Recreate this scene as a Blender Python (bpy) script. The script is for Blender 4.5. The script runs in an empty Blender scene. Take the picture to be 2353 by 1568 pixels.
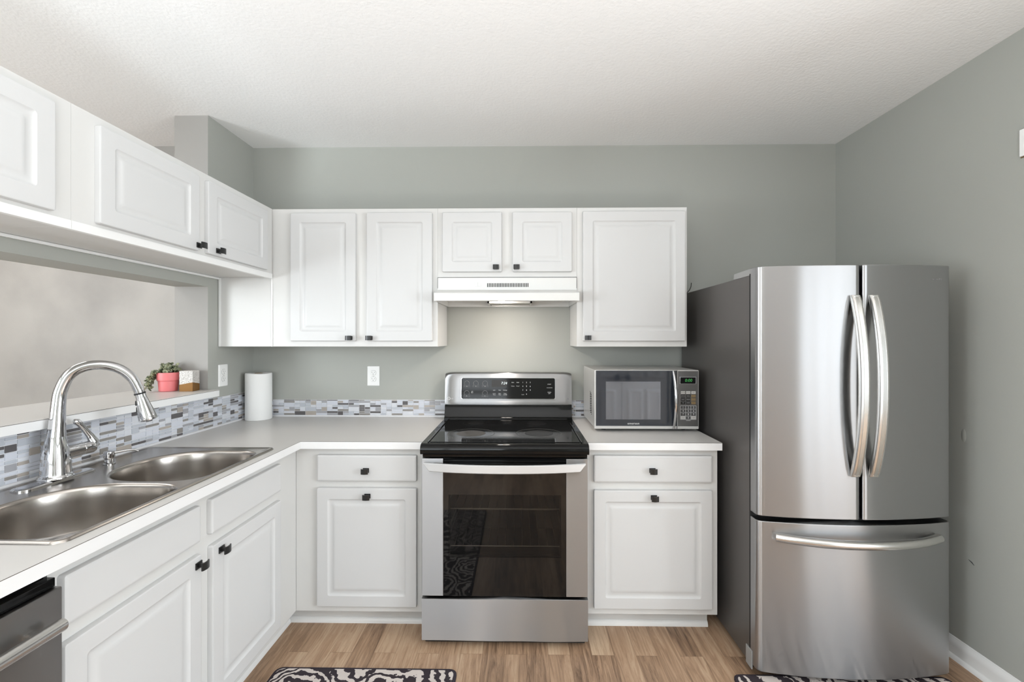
import bpy, bmesh, math, random
from mathutils import Matrix, Vector
random.seed(7)
PI = math.pi
scene = bpy.context.scene
COL = scene.collection

# ------------------------------------------------------------------ camera
cam_d = bpy.data.cameras.new('camera')
cam_d.sensor_fit = 'HORIZONTAL'
cam_d.sensor_width = 36.0
cam_d.lens = 1029.1 / 2353 * 36.0
cam_d.shift_x = 0.0
cam_d.shift_y = -3.1 / 2353
cam_d.clip_start = 0.05
cam = bpy.data.objects.new('camera', cam_d)
COL.objects.link(cam)
cam.location = (0.0676, -2.774, 1.410)
cam.rotation_euler = (PI / 2, 0, 0.0166)
scene.camera = cam

# ------------------------------------------------------------------ view, world, lights
vs = scene.view_settings
vs.view_transform = 'Standard'
vs.look = 'None'
vs.gamma = 1.0
vs.use_curve_mapping = False
vs.exposure = 0.28

world = bpy.data.worlds.new('world')
scene.world = world
world.use_nodes = True
world.node_tree.nodes['Background'].inputs[0].default_value = (0.80, 0.90, 1.0, 1)
world.node_tree.nodes['Background'].inputs[1].default_value = 1.0


def area(name, loc, target, sx, sy, power, color=(1, 1, 1), spread=PI):
    l = bpy.data.lights.new(name, 'AREA')
    l.shape = 'RECTANGLE'
    l.size = sx
    l.size_y = sy
    l.energy = power
    l.color = color
    l.spread = spread
    o = bpy.data.objects.new(name, l)
    COL.objects.link(o)
    o.location = loc
    d = Vector(target) - Vector(loc)
    o.rotation_euler = d.to_track_quat('-Z', 'Y').to_euler()
    return o


# daylight through the wide sliding door behind the camera on the right
area('daylight_sliding_door', (3.40, -5.12, 1.27), (3.40, 0, 1.27), 2.0, 2.36, 33, (0.90, 0.96, 1.0))
# fill light added as an unseen window in the rear wall, left
area('added_rear_fill', (-0.95, -5.12, 1.5), (-0.95, 0, 1.4), 1.7, 1.3, 32, (0.90, 0.96, 1.0))
# side fill added as unseen windows, dining side right and living side left
area('added_dining_fill', (4.72, -3.35, 1.35), (0, -3.35, 1.35), 2.2, 1.9, 175, (0.90, 0.96, 1.0))
area('added_living_fill', (-4.12, -3.85, 1.35), (0, -3.85, 1.35), 2.2, 1.9, 185, (0.90, 0.96, 1.0))
# added fill, an unseen softbox low behind the camera to brighten the ceiling
area('added_softbox_fill', (0.05, -3.75, 0.30), (0.05, -3.6, 2.6), 0.9, 0.9, 57, (0.94, 0.975, 1.0), math.radians(128))
# ceiling lamp of the room beyond the pass-through
area('ceiling_lamp_far_room', (-2.9, -0.75, 2.52), (-2.9, -0.75, 0), 0.9, 0.5, 10, (1.0, 0.96, 0.92))
# the lamp inside the range hood
area('hood_lamp', (-0.03, -0.345, 1.6125), (-0.03, -0.20, 1.0), 0.07, 0.07, 2.1, (1.0, 0.89, 0.79))


# ------------------------------------------------------------------ materials
def lin(c):
    c = c / 255.0
    return c / 12.92 if c <= 0.04045 else ((c + 0.055) / 1.055) ** 2.4


def rgb(r, g, b):
    return (lin(r), lin(g), lin(b), 1.0)


def nodes_of(m):
    return m.node_tree.nodes, m.node_tree.links


def mat(name, col, rough=0.5, metal=0.0, spec=0.5, coat=0.0, emit=None, estr=1.0):
    m = bpy.data.materials.new(name)
    m.use_nodes = True
    b = m.node_tree.nodes['Principled BSDF']
    b.inputs['Base Color'].default_value = col
    b.inputs['Roughness'].default_value = rough
    b.inputs['Metallic'].default_value = metal
    b.inputs['Specular IOR Level'].default_value = spec
    b.inputs['Coat Weight'].default_value = coat
    if emit:
        b.inputs['Emission Color'].default_value = emit
        b.inputs['Emission Strength'].default_value = estr
    return m


def coords(m, scale=(1, 1, 1), rot=(0, 0, 0)):
    N, L = nodes_of(m)
    tc = N.new('ShaderNodeTexCoord')
    mp = N.new('ShaderNodeMapping')
    mp.inputs['Scale'].default_value = scale
    mp.inputs['Rotation'].default_value = rot
    L.new(tc.outputs['Object'], mp.inputs['Vector'])
    return mp


def add_noise_bump(m, scale=60, strength=0.1, dist=0.002, vec=(1, 1, 1), detail=3):
    N, L = nodes_of(m)
    mp = coords(m, vec)
    n = N.new('ShaderNodeTexNoise')
    n.inputs['Scale'].default_value = scale
    n.inputs['Detail'].default_value = detail
    L.new(mp.outputs[0], n.inputs['Vector'])
    bp = N.new('ShaderNodeBump')
    bp.inputs['Strength'].default_value = strength
    bp.inputs['Distance'].default_value = dist
    L.new(n.outputs['Fac'], bp.inputs['Height'])
    L.new(bp.outputs[0], N['Principled BSDF'].inputs['Normal'])
    return m


def add_color_noise(m, c1, c2, scale=3, detail=4, vec=(1, 1, 1), lo=0.35, hi=0.65):
    N, L = nodes_of(m)
    mp = coords(m, vec)
    n = N.new('ShaderNodeTexNoise')
    n.inputs['Scale'].default_value = scale
    n.inputs['Detail'].default_value = detail
    L.new(mp.outputs[0], n.inputs['Vector'])
    r = N.new('ShaderNodeValToRGB')
    r.color_ramp.elements[0].position = lo
    r.color_ramp.elements[1].position = hi
    r.color_ramp.elements[0].color = c1
    r.color_ramp.elements[1].color = c2
    L.new(n.outputs['Fac'], r.inputs[0])
    L.new(r.outputs[0], N['Principled BSDF'].inputs['Base Color'])
    return m


def brushed(name, col, rough, vec, aniso=0.0, var=0.08, axis='Z', arot=0.0, bump=0.03):
    """brushed metal: fine noise stretched along the brushing"""
    m = mat(name, col, rough, 1.0)
    N, L = nodes_of(m)
    b = N['Principled BSDF']
    mp = coords(m, vec)
    n = N.new('ShaderNodeTexNoise')
    n.inputs['Scale'].default_value = 1.0
    n.inputs['Detail'].default_value = 4
    L.new(mp.outputs[0], n.inputs['Vector'])
    mr = N.new('ShaderNodeMapRange')
    mr.inputs['To Min'].default_value = max(0.02, rough - var)
    mr.inputs['To Max'].default_value = rough + var
    L.new(n.outputs['Fac'], mr.inputs['Value'])
    L.new(mr.outputs[0], b.inputs['Roughness'])
    if bump:
        bp = N.new('ShaderNodeBump')
        bp.inputs['Strength'].default_value = bump
        bp.inputs['Distance'].default_value = 0.001
        L.new(n.outputs['Fac'], bp.inputs['Height'])
        L.new(bp.outputs[0], b.inputs['Normal'])
    if aniso:
        t = N.new('ShaderNodeTangent')
        t.direction_type = 'RADIAL'
        t.axis = axis
        L.new(t.outputs[0], b.inputs['Tangent'])
        b.inputs['Anisotropic'].default_value = aniso
        b.inputs['Anisotropic Rotation'].default_value = arot
    return m


WALLC = (0.385, 0.392, 0.362, 1)
M_wall = add_noise_bump(mat('wall_paint_grey_green', WALLC, 0.55, spec=0.35), 140, 0.12, 0.002)
M_wall_far = add_noise_bump(mat('wall_paint_taupe', (0.47, 0.45, 0.42, 1), 0.5, spec=0.35), 120, 0.12, 0.002)
add_color_noise(M_wall_far, (0.29, 0.28, 0.268, 1), (0.405, 0.39, 0.37, 1), 1.7, 5, lo=0.3, hi=0.6)
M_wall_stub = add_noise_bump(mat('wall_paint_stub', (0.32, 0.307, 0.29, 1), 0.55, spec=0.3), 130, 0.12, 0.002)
M_ceil = add_noise_bump(mat('ceiling_paint', (0.88, 0.88, 0.875, 1), 0.9, spec=0.1), 75, 0.35, 0.004)
M_white = mat('cabinet_white', (0.61, 0.61, 0.608, 1), 0.38, spec=0.4)
M_whitebody = mat('cabinet_carcass_white', (0.645, 0.64, 0.625, 1), 0.42, spec=0.4)
M_trim = mat('trim_white', (0.80, 0.80, 0.79, 1), 0.4)
M_lam = add_noise_bump(mat('laminate_top_grey', (0.60, 0.585, 0.565, 1), 0.35), 300, 0.03, 0.001)
M_lamline = mat('laminate_edge_line', (0.10, 0.085, 0.07, 1), 0.6)
M_edge = mat('counter_edge_white', (0.78, 0.78, 0.78, 1), 0.4)
M_doorglass = mat('oven_door_black_glass', (0.005, 0.005, 0.005, 1), 0.035, spec=0.5)
M_black = mat('black_metal', (0.012, 0.012, 0.012, 1), 0.32)
M_blackgloss = mat('black_gloss', (0.005, 0.005, 0.005, 1), 0.06, spec=0.22)
M_blackmatte = mat('black_matte', (0.01, 0.01, 0.01, 1), 0.7)
M_rubber = mat('black_gasket', (0.006, 0.006, 0.006, 1), 0.8)
M_chrome = mat('chrome', (0.62, 0.62, 0.63, 1), 0.07, 1.0)
M_steel = brushed('brushed_steel', (0.44, 0.44, 0.445, 1), 0.34, (2, 2, 260), 1.0, 0.04, arot=0.25)
M_steel_v = brushed('brushed_steel_side', (0.56, 0.55, 0.54, 1), 0.30, (260, 260, 2), 0.0, 0.06)
M_fridge = brushed('fridge_steel', (0.42, 0.42, 0.425, 1), 0.28, (3, 3, 420), 1.0, 0.006, arot=0.25, bump=0.0)
M_satin = mat('satin_silver', (0.66, 0.66, 0.66, 1), 0.38, 0.45)
M_dwsteel = brushed('dishwasher_steel', (0.34, 0.335, 0.33, 1), 0.36, (2, 2, 260), 1.0, 0.04, arot=0.25)
M_handle = brushed('handle_steel', (0.66, 0.65, 0.63, 1), 0.24, (300, 300, 3), 0.0, 0.05)
M_sink = brushed('sink_steel', (0.43, 0.40, 0.37, 1), 0.24, (8, 60, 8), 0.0, 0.012, bump=0)
M_fridgeside = add_noise_bump(mat('fridge_side_dark', (0.15, 0.14, 0.134, 1), 0.42, 0.55), 500, 0.05, 0.001)
M_greyplastic = mat('grey_plastic', (0.34, 0.34, 0.335, 1), 0.45)
M_silver = mat('silver_plastic', (0.60, 0.59, 0.57, 1), 0.33, 0.35)
M_silverdark = brushed('silver_panel', (0.20, 0.20, 0.20, 1), 0.36, (400, 3, 3), 0.0, 0.05)
M_outlet = mat('outlet_white', (0.86, 0.86, 0.85, 1), 0.35)
M_paper = add_noise_bump(mat('paper_white', (0.86, 0.86, 0.85, 1), 0.9, spec=0.1), 120, 0.25, 0.002)
M_card = mat('cardboard', (0.42, 0.33, 0.24, 1), 0.9)
M_pink = mat('pink_ceramic', rgb(222, 120, 122), 0.45)
M_soil = mat('soil', (0.03, 0.022, 0.015, 1), 0.95)
M_leaf = add_color_noise(mat('succulent_leaf', (0.10, 0.16, 0.06, 1), 0.55), rgb(58, 70, 46), rgb(150, 152, 122), 60, 2)
M_stem = mat('stem_green', rgb(120, 118, 80), 0.6)
M_led = mat('led_green', (0.01, 0.02, 0.01, 1), 0.5, emit=(0.12, 0.9, 0.2, 1), estr=0.32)
M_ledw = mat('led_white', (0.02, 0.02, 0.02, 1), 0.5, emit=(0.9, 1, 1, 1), estr=1.1)
M_print = mat('print_white', (0.62, 0.62, 0.62, 1), 0.6)
M_printdim = mat('print_grey', (0.22, 0.22, 0.22, 1), 0.6)
M_printred = mat('print_red', (0.24, 0.16, 0.16, 1), 0.5)
M_printdark = mat('print_dark', (0.03, 0.03, 0.03, 1), 0.6)
M_keydark = mat('key_dark', (0.06, 0.06, 0.06, 1), 0.5)
M_gold = mat('button_amber', (0.19, 0.13, 0.06, 1), 0.5)
M_lampglow = mat('hood_bulb', (1, 1, 1, 1), 0.5, emit=(1, 0.95, 0.88, 1), estr=14)
M_mesh = add_noise_bump(mat('filter_mesh', (0.42, 0.40, 0.37, 1), 0.4, 0.9), 700, 0.8, 0.003)
M_enamel = mat('oven_enamel', (0.10, 0.095, 0.09, 1), 0.35)
M_rack = mat('oven_rack', (0.75, 0.68, 0.58, 1), 0.3, 1.0)
M_caulk = mat('caulk_white', (0.74, 0.74, 0.76, 1), 0.6)


def glass_mat(name, tint, rough=0.03, see=0.35):
    """dark appliance glass: see-through share plus a clear reflecting surface"""
    m = bpy.data.materials.new(name)
    m.use_nodes = True
    N, L = nodes_of(m)
    b = N['Principled BSDF']
    b.inputs['Base Color'].default_value = (0.008, 0.008, 0.008, 1)
    b.inputs['Roughness'].default_value = rough
    b.inputs['Specular IOR Level'].default_value = 0.45
    t = N.new('ShaderNodeBsdfTransparent')
    t.inputs[0].default_value = tint
    mx = N.new('ShaderNodeMixShader')
    mx.inputs[0].default_value = see
    L.new(b.outputs[0], mx.inputs[1])
    L.new(t.outputs[0], mx.inputs[2])
    L.new(mx.outputs[0], N['Material Output'].inputs['Surface'])
    return m


M_ovenglass = glass_mat('oven_window_glass', (0.9, 0.88, 0.86, 1), 0.03, 0.5)
M_clear = glass_mat('clear_glass', (0.95, 0.97, 0.97, 1), 0.0, 0.92)

# hood white enamel
M_hood = mat('hood_enamel_white', (0.70, 0.695, 0.675, 1), 0.3)

# microwave window: grey perforated screen behind glass
M_mwglass = mat('microwave_black_glass', (0.020, 0.024, 0.032, 1), 0.04, spec=0.8)
M_mwwindow = mat('microwave_window_screen', (0.23, 0.24, 0.265, 1), 0.045, 0.8, spec=0.8)


def floor_material():
    m = mat('wood_plank_floor', (0.4, 0.28, 0.18, 1), 0.42, spec=0.4)
    N, L = nodes_of(m)
    b = N['Principled BSDF']
    tc = N.new('ShaderNodeTexCoord')
    mp = N.new('ShaderNodeMapping')
    mp.inputs['Rotation'].default_value = (0, 0, PI / 2)
    L.new(tc.outputs['Object'], mp.inputs['Vector'])
    br = N.new('ShaderNodeTexBrick')
    br.inputs['Color1'].default_value = (0, 0, 0, 1)
    br.inputs['Color2'].default_value = (1, 1, 1, 1)
    br.inputs['Mortar'].default_value = (0.5, 0.5, 0.5, 1)
    br.inputs['Scale'].default_value = 1.0
    br.inputs['Brick Width'].default_value = 1.22
    br.inputs['Row Height'].default_value = 0.098
    br.inputs['Mortar Size'].default_value = 0.0006
    br.inputs['Mortar Smooth'].default_value = 0.2
    br.offset = 0.37
    L.new(mp.outputs[0], br.inputs['Vector'])
    # per-plank shift of the grain
    sep = N.new('ShaderNodeSeparateColor')
    L.new(br.outputs['Color'], sep.inputs[0])
    mul = N.new('ShaderNodeMath')
    mul.operation = 'MULTIPLY'
    mul.inputs[1].default_value = 37.0
    L.new(sep.outputs[0], mul.inputs[0])
    cmb = N.new('ShaderNodeCombineXYZ')
    L.new(mul.outputs[0], cmb.inputs[0])
    L.new(mul.outputs[0], cmb.inputs[2])
    va = N.new('ShaderNodeVectorMath')
    va.operation = 'ADD'
    L.new(mp.outputs[0], va.inputs[0])
    L.new(cmb.outputs[0], va.inputs[1])
    mp2 = N.new('ShaderNodeMapping')
    mp2.inputs['Scale'].default_value = (3.0, 46, 1)
    L.new(va.outputs[0], mp2.inputs['Vector'])
    gn = N.new('ShaderNodeTexNoise')
    gn.inputs['Scale'].default_value = 1.0
    gn.inputs['Detail'].default_value = 7
    gn.inputs['Roughness'].default_value = 0.72
    gn.inputs['Distortion'].default_value = 1.4
    L.new(mp2.outputs[0], gn.inputs['Vector'])
    mp3 = N.new('ShaderNodeMapping')
    mp3.inputs['Scale'].default_value = (1.3, 7, 1)
    L.new(va.outputs[0], mp3.inputs['Vector'])
    pn = N.new('ShaderNodeTexNoise')
    pn.inputs['Scale'].default_value = 1.0
    pn.inputs['Detail'].default_value = 3
    L.new(mp3.outputs[0], pn.inputs['Vector'])
    r1 = N.new('ShaderNodeValToRGB')
    cr = r1.color_ramp
    cr.elements[0].position = 0.34
    cr.elements[0].color = rgb(98, 76, 60)
    cr.elements[1].position = 0.66
    cr.elements[1].color = rgb(206, 180, 152)
    e = cr.elements.new(0.5)
    e.color = rgb(172, 141, 114)
    mx0 = N.new('ShaderNodeMath')
    mx0.operation = 'MULTIPLY_ADD'
    mx0.inputs[1].default_value = 0.55
    L.new(gn.outputs['Fac'], mx0.inputs[0])
    sc = N.new('ShaderNodeMath')
    sc.operation = 'MULTIPLY_ADD'
    sc.inputs[1].default_value = 0.32
    L.new(pn.outputs['Fac'], sc.inputs[0])
    s2 = N.new('ShaderNodeMath')
    s2.operation = 'MULTIPLY'
    s2.inputs[1].default_value = 0.13
    L.new(sep.outputs[0], s2.inputs[0])
    L.new(s2.outputs[0], sc.inputs[2])
    L.new(sc.outputs[0], mx0.inputs[2])
    L.new(mx0.outputs[0], r1.inputs[0])
    mor = N.new('ShaderNodeMixRGB')
    mor.inputs[2].default_value = rgb(116, 90, 68)
    L.new(br.outputs['Fac'], mor.inputs[0])
    L.new(r1.outputs[0], mor.inputs[1])
    L.new(mor.outputs[0], b.inputs['Base Color'])
    bp = N.new('ShaderNodeBump')
    bp.inputs['Strength'].default_value = 0.12
    bp.inputs['Distance'].default_value = 0.002
    L.new(gn.outputs['Fac'], bp.inputs['Height'])
    L.new(bp.outputs[0], b.inputs['Normal'])
    return m


M_floor = floor_material()


def rug_material():
    m = mat('rug_scroll_pile', (0.05, 0.045, 0.05, 1), 1.0, spec=0.0)
    N, L = nodes_of(m)
    b = N['Principled BSDF']
    tc = N.new('ShaderNodeTexCoord')
    nz = N.new('ShaderNodeTexNoise')
    nz.inputs['Scale'].default_value = 11
    nz.inputs['Detail'].default_value = 2
    L.new(tc.outputs['Object'], nz.inputs['Vector'])
    vm = N.new('ShaderNodeVectorMath')
    vm.operation = 'MULTIPLY_ADD'
    vm.inputs[1].default_value = (0.13, 0.13, 0.0)
    L.new(nz.outputs['Color'], vm.inputs[0])
    L.new(tc.outputs['Object'], vm.inputs[2])
    vo = N.new('ShaderNodeTexVoronoi')
    vo.inputs['Scale'].default_value = 4.6
    L.new(vm.outputs[0], vo.inputs['Vector'])
    mu = N.new('ShaderNodeMath')
    mu.operation = 'MULTIPLY'
    mu.inputs[1].default_value = 46.0
    L.new(vo.outputs['Distance'], mu.inputs[0])
    sn = N.new('ShaderNodeMath')
    sn.operation = 'SINE'
    L.new(mu.outputs[0], sn.inputs[0])
    fine = N.new('ShaderNodeTexNoise')
    fine.inputs['Scale'].default_value = 70
    fine.inputs['Detail'].default_value = 2
    L.new(tc.outputs['Object'], fine.inputs['Vector'])
    ad = N.new('ShaderNodeMath')
    ad.operation = 'MULTIPLY_ADD'
    ad.inputs[1].default_value = 3.0
    L.new(fine.outputs['Fac'], ad.inputs[0])
    L.new(sn.outputs[0], ad.inputs[2])
    r = N.new('ShaderNodeValToRGB')
    r.color_ramp.interpolation = 'LINEAR'
    r.color_ramp.elements[0].position = 0.37
    r.color_ramp.elements[0].color = rgb(66, 60, 64)
    r.color_ramp.elements[1].position = 0.41
    r.color_ramp.elements[1].color = rgb(216, 206, 200)
    mr = N.new('ShaderNodeMapRange')
    mr.inputs['From Min'].default_value = 0.0
    mr.inputs['From Max'].default_value = 4.0
    L.new(ad.outputs[0], mr.inputs['Value'])
    L.new(mr.outputs[0], r.inputs[0])
    L.new(r.outputs[0], b.inputs['Base Color'])
    f2 = N.new('ShaderNodeTexNoise')
    f2.inputs['Scale'].default_value = 420
    L.new(tc.outputs['Object'], f2.inputs['Vector'])
    bp = N.new('ShaderNodeBump')
    bp.inputs['Strength'].default_value = 0.7
    bp.inputs['Distance'].default_value = 0.004
    L.new(f2.outputs['Fac'], bp.inputs['Height'])
    L.new(bp.outputs[0], b.inputs['Normal'])
    return m


M_rug = rug_material()
M_rugedge = add_noise_bump(mat('rug_border_dark', rgb(66, 60, 66), 1.0, spec=0.0), 300, 0.7, 0.004)

TILE_COLS = [((206, 209, 218), 30), ((188, 192, 200), 20), ((214, 216, 222), 14), ((160, 160, 164), 13),
             ((140, 136, 132), 9), ((94, 91, 92), 12), ((172, 164, 156), 8)]
M_tiles = [mat('mosaic_tile', rgb(*c), 0.22, spec=0.5) for c, w in TILE_COLS]
M_grout = mat('tile_grout', (0.78, 0.78, 0.80, 1), 0.8)

# ------------------------------------------------------------------ mesh builder
ROOTM = {}


class MB:
    def __init__(self, M=None):
        self.bm = bmesh.new()
        self.M = M or Matrix.Identity(4)

    def _merge(self, tb, mi=0, M=None):
        X = self.M @ M if M is not None else self.M
        vm = [self.bm.verts.new(X @ v.co) for v in tb.verts]
        tb.verts.index_update()
        for f in tb.faces:
            try:
                nf = self.bm.faces.new([vm[v.index] for v in f.verts])
                nf.material_index = mi if mi is not None else f.material_index
            except ValueError:
                pass
        tb.free()

    def box(self, lo, hi, bev=0.0, mi=0, seg=2, M=None):
        tb = bmesh.new()
        x0, y0, z0 = [min(a, b) for a, b in zip(lo, hi)]
        x1, y1, z1 = [max(a, b) for a, b in zip(lo, hi)]
        v = [tb.verts.new(p) for p in ((x0, y0, z0), (x1, y0, z0), (x1, y1, z0), (x0, y1, z0),
                                       (x0, y0, z1), (x1, y0, z1), (x1, y1, z1), (x0, y1, z1))]
        for f in ((3, 2, 1, 0), (4, 5, 6, 7), (0, 1, 5, 4), (1, 2, 6, 5), (2, 3, 7, 6), (3, 0, 4, 7)):
            tb.faces.new([v[i] for i in f])
        if bev > 0:
            b = min(bev, 0.49 * min(x1 - x0, y1 - y0, z1 - z0))
            bmesh.ops.bevel(tb, geom=list(tb.edges), offset=b, segments=seg, affect='EDGES', profile=0.5)
        tb.verts.index_update()
        self._merge(tb, mi, M)
        return self

    def loops(self, rings, cap0=True, cap1=True, closed=True, mi=0, flip=False):
        """skin a list of equal-length closed rings of points"""
        vr = [[self.bm.verts.new(self.M @ Vector(p)) for p in r] for r in rings]
        n = len(rings[0])
        fs = []
        for a, b in zip(vr, vr[1:]):
            for i in range(n if closed else n - 1):
                j = (i + 1) % n
                fs.append([a[i], a[j], b[j], b[i]])
        if cap0:
            fs.append(list(reversed(vr[0])))
        if cap1:
            fs.append(list(vr[-1]))
        for f in fs:
            try:
                nf = self.bm.faces.new(f[::-1] if flip else f)
                nf.material_index = mi
            except ValueError:
                pass
        return self

    def prism(self, poly, a, b, axis='z', mi=0):
        """extrude a 2D polygon; axis z: (x,y); axis x: (y,z); axis y: (x,z)"""
        def P(p, t):
            if axis == 'z':
                return (p[0], p[1], t)
            if axis == 'x':
                return (t, p[0], p[1])
            return (p[0], t, p[1])
        return self.loops([[P(p, a) for p in poly], [P(p, b) for p in poly]], mi=mi)

    def lathe(self, prof, c=(0, 0, 0), seg=32, mi=0, M=None, cap0=True, cap1=True):
        c = Vector(c)
        rings = []
        for r, h in prof:
            ring = []
            for i in range(seg):
                t = 2 * PI * i / seg
                p = Vector((r * math.cos(t), r * math.sin(t), h))
                if M is not None:
                    p = M @ p
                ring.append(p + c)
            rings.append(ring)
        return self.loops(rings, cap0, cap1, mi=mi)

    def tube(self, path, rad, seg=14, mi=0, cap=True, flat=1.0):
        pts = [Vector(p) for p in path]
        n = len(pts)
        rads = rad if isinstance(rad, (list, tuple)) else [rad] * n
        T = []
        for i in range(n):
            d = pts[min(i + 1, n - 1)] - pts[max(i - 1, 0)]
            T.append(d.normalized())
        up = Vector((0, 0, 1)) if abs(T[0].z) < 0.9 else Vector((1, 0, 0))
        nrm = (up - T[0] * up.dot(T[0])).normalized()
        rings = []
        for i in range(n):
            nrm = (nrm - T[i] * nrm.dot(T[i])).normalized()
            bi = T[i].cross(nrm)
            rings.append([pts[i] + nrm * (rads[i] * math.cos(2 * PI * k / seg)) + bi * (flat * rads[i] * math.sin(2 * PI * k / seg))
                          for k in range(seg)])
        return self.loops(rings, cap, cap, mi=mi)

    def text(self, s, size, loc, rot=(PI / 2, 0, 0), ext=0.0003, align='CENTER', mi=0, sx=1.0, shear=0.0):
        cu = bpy.data.curves.new('txt', 'FONT')
        cu.body = s
        cu.size = size
        cu.extrude = ext
        cu.align_x = align
        cu.align_y = 'CENTER'
        cu.shear = shear
        cu.resolution_u = 2
        ob = bpy.data.objects.new('txt', cu)
        COL.objects.link(ob)
        dg = bpy.context.evaluated_depsgraph_get()
        dg.update()
        me = bpy.data.meshes.new_from_object(ob.evaluated_get(dg))
        bpy.data.objects.remove(ob)
        bpy.data.curves.remove(cu)
        from mathutils import Euler
        X = Matrix.Translation(loc) @ Euler(rot).to_matrix().to_4x4() @ Matrix.Diagonal((sx, 1, 1, 1))
        tb = bmesh.new()
        tb.from_mesh(me)
        bpy.data.meshes.remove(me)
        tb.verts.index_update()
        self._merge(tb, mi, X)
        return self

    def prism_holes(self, outer, holes, z0, z1, mi_top=0, mi_side=0):
        tb = bmesh.new()

        def loop(pts):
            vs_ = [tb.verts.new((p[0], p[1], z1)) for p in pts]
            return [tb.edges.new((vs_[i], vs_[(i + 1) % len(vs_)])) for i in range(len(vs_))]
        es = loop(outer)
        for h in holes:
            es += loop(h)
        bmesh.ops.triangle_fill(tb, use_beauty=True, edges=es, normal=(0, 0, 1))
        for f in tb.faces:
            if f.normal.z < 0:
                f.normal_flip()
            f.material_index = mi_top
        if z0 is not None:
            top = list(tb.faces)
            r = bmesh.ops.duplicate(tb, geom=list(tb.verts) + list(tb.edges) + top)
            dm = r['vert_map']
            for f in [g for g in r['geom'] if isinstance(g, bmesh.types.BMFace)]:
                f.normal_flip()
            for v in [g for g in r['geom'] if isinstance(g, bmesh.types.BMVert)]:
                v.co.z = z0
            tb.verts.index_update()
            for e in es:
                a, b = e.verts
                try:
                    f = tb.faces.new([a, b, dm[b], dm[a]])
                    f.material_index = mi_side
                except ValueError:
                    pass
            bmesh.ops.recalc_face_normals(tb, faces=list(tb.faces))
        tb.verts.index_update()
        self._merge(tb, None)
        return self

    def build(self, name, mats, parent=None, ang=35, recalc=True):
        if recalc:
            bmesh.ops.recalc_face_normals(self.bm, faces=list(self.bm.faces))
        me = bpy.data.meshes.new(name)
        self.bm.to_mesh(me)
        self.bm.free()
        if not isinstance(mats, (list, tuple)):
            mats = [mats]
        for m in mats:
            me.materials.append(m)
        o = bpy.data.objects.new(name, me)
        COL.objects.link(o)
        if parent is not None:
            root = parent
            while root.parent:
                root = root.parent
            me.transform(ROOTM[root.name].inverted())
            o.parent = parent
        if ang:
            for p in me.polygons:
                p.use_smooth = True
            me.set_sharp_from_angle(angle=math.radians(ang))
            wn = o.modifiers.new('weighted_normals', 'WEIGHTED_NORMAL')
            wn.keep_sharp = True
            wn.weight = 60
        return o


def rrect(x0, x1, z0, z1, r, n=4):
    """rounded rectangle, counter-clockwise, as (x,z)"""
    r = max(0.0002, min(r, 0.49 * (x1 - x0), 0.49 * (z1 - z0)))
    out = []
    for cx_, cz_, a0 in ((x1 - r, z1 - r, 0), (x0 + r, z1 - r, PI / 2), (x0 + r, z0 + r, PI), (x1 - r, z0 + r, 1.5 * PI)):
        for i in range(n + 1):
            a = a0 + (PI / 2) * i / n
            out.append((cx_ + r * math.cos(a), cz_ + r * math.sin(a)))
    return out


def thing(name, label, cat, loc=(0, 0, 0), rotz=0.0, group=None):
    o = bpy.data.objects.new(name, None)
    o.empty_display_size = 0.1
    COL.objects.link(o)
    o.location = loc
    o.rotation_euler = (0, 0, rotz)
    o['label'] = label
    o['category'] = cat
    if group:
        o['group'] = group
    ROOTM[o.name] = Matrix.Translation(loc) @ Matrix.Rotation(rotz, 4, 'Z')
    return o


def tag(o, label, cat, group=None):
    o['label'] = label
    o['category'] = cat
    if group:
        o['group'] = group
    return o


def struct(o):
    o['kind'] = 'structure'
    return o


# frame whose local x runs along world y and whose local -y faces world +x (the left run)
LEFT = Matrix.Rotation(PI / 2, 4, 'Z')

# ------------------------------------------------------------------ the setting
XL, XR, ZC = -1.597, 2.003, 2.609
YR = -5.0
struct(MB().box((-4.1, -5.3, -0.06), (4.7, 0.12, 0.0)).build('floor', M_floor, ang=0))
struct(MB().box((-4.1, -5.3, ZC), (4.7, 0.12, ZC + 0.08)).build('ceiling', M_ceil, ang=0))
struct(MB().box((-1.777, 0.0, 0), (4.7, 0.12, ZC)).build('wall_back', M_wall, ang=0))
struct(MB().box((-4.1, -0.035, 0), (-1.7775, 0.12, ZC)).build('wall_far_room', M_wall_far, ang=0))
# left wall: stub at the corner, half wall under the bar, header behind the hanging cabinets
wl = MB()
wl.box((-1.777, -0.408, 0), (XL, 0, ZC))
wl.box((-1.777, -2.6, 0), (XL, -0.408, 1.108))
wl.box((-1.777, -2.6, 1.694), (XL, -0.408, 2.12))
wl.box((-1.777, -2.72, 0), (XL, -2.6, ZC))
o = wl.build('wall_left', [M_wall, M_wall_stub], ang=0)
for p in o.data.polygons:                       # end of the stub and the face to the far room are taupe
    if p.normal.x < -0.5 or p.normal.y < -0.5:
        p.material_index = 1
struct(o)
struct(MB().box((XR, -1.66, 0), (XR + 0.12, 0, ZC)).build('wall_right', M_wall, ang=0))
wd = MB()
for y0, y1, z0, z1 in ((-5.3, -4.45, 0, ZC), (-2.25, 0.0, 0, ZC), (-4.45, -2.25, 0, 0.4), (-4.45, -2.25, 2.3, ZC)):
    wd.box((4.6, y0, z0), (4.70, y1, z1))
struct(wd.build('wall_dining', M_wall, ang=0))
f = MB()
for y in (-4.45, -3.375, -2.30):
    f.box((4.62, y, 0.4), (4.67, y + 0.05, 2.3))
for z in (0.4, 2.25):
    f.box((4.625, -4.45, z), (4.665, -2.25, z + 0.05))
struct(f.build('added_window_3', M_trim, ang=0))  # frame of the window added for fill on the dining side
wd = MB()
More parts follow.
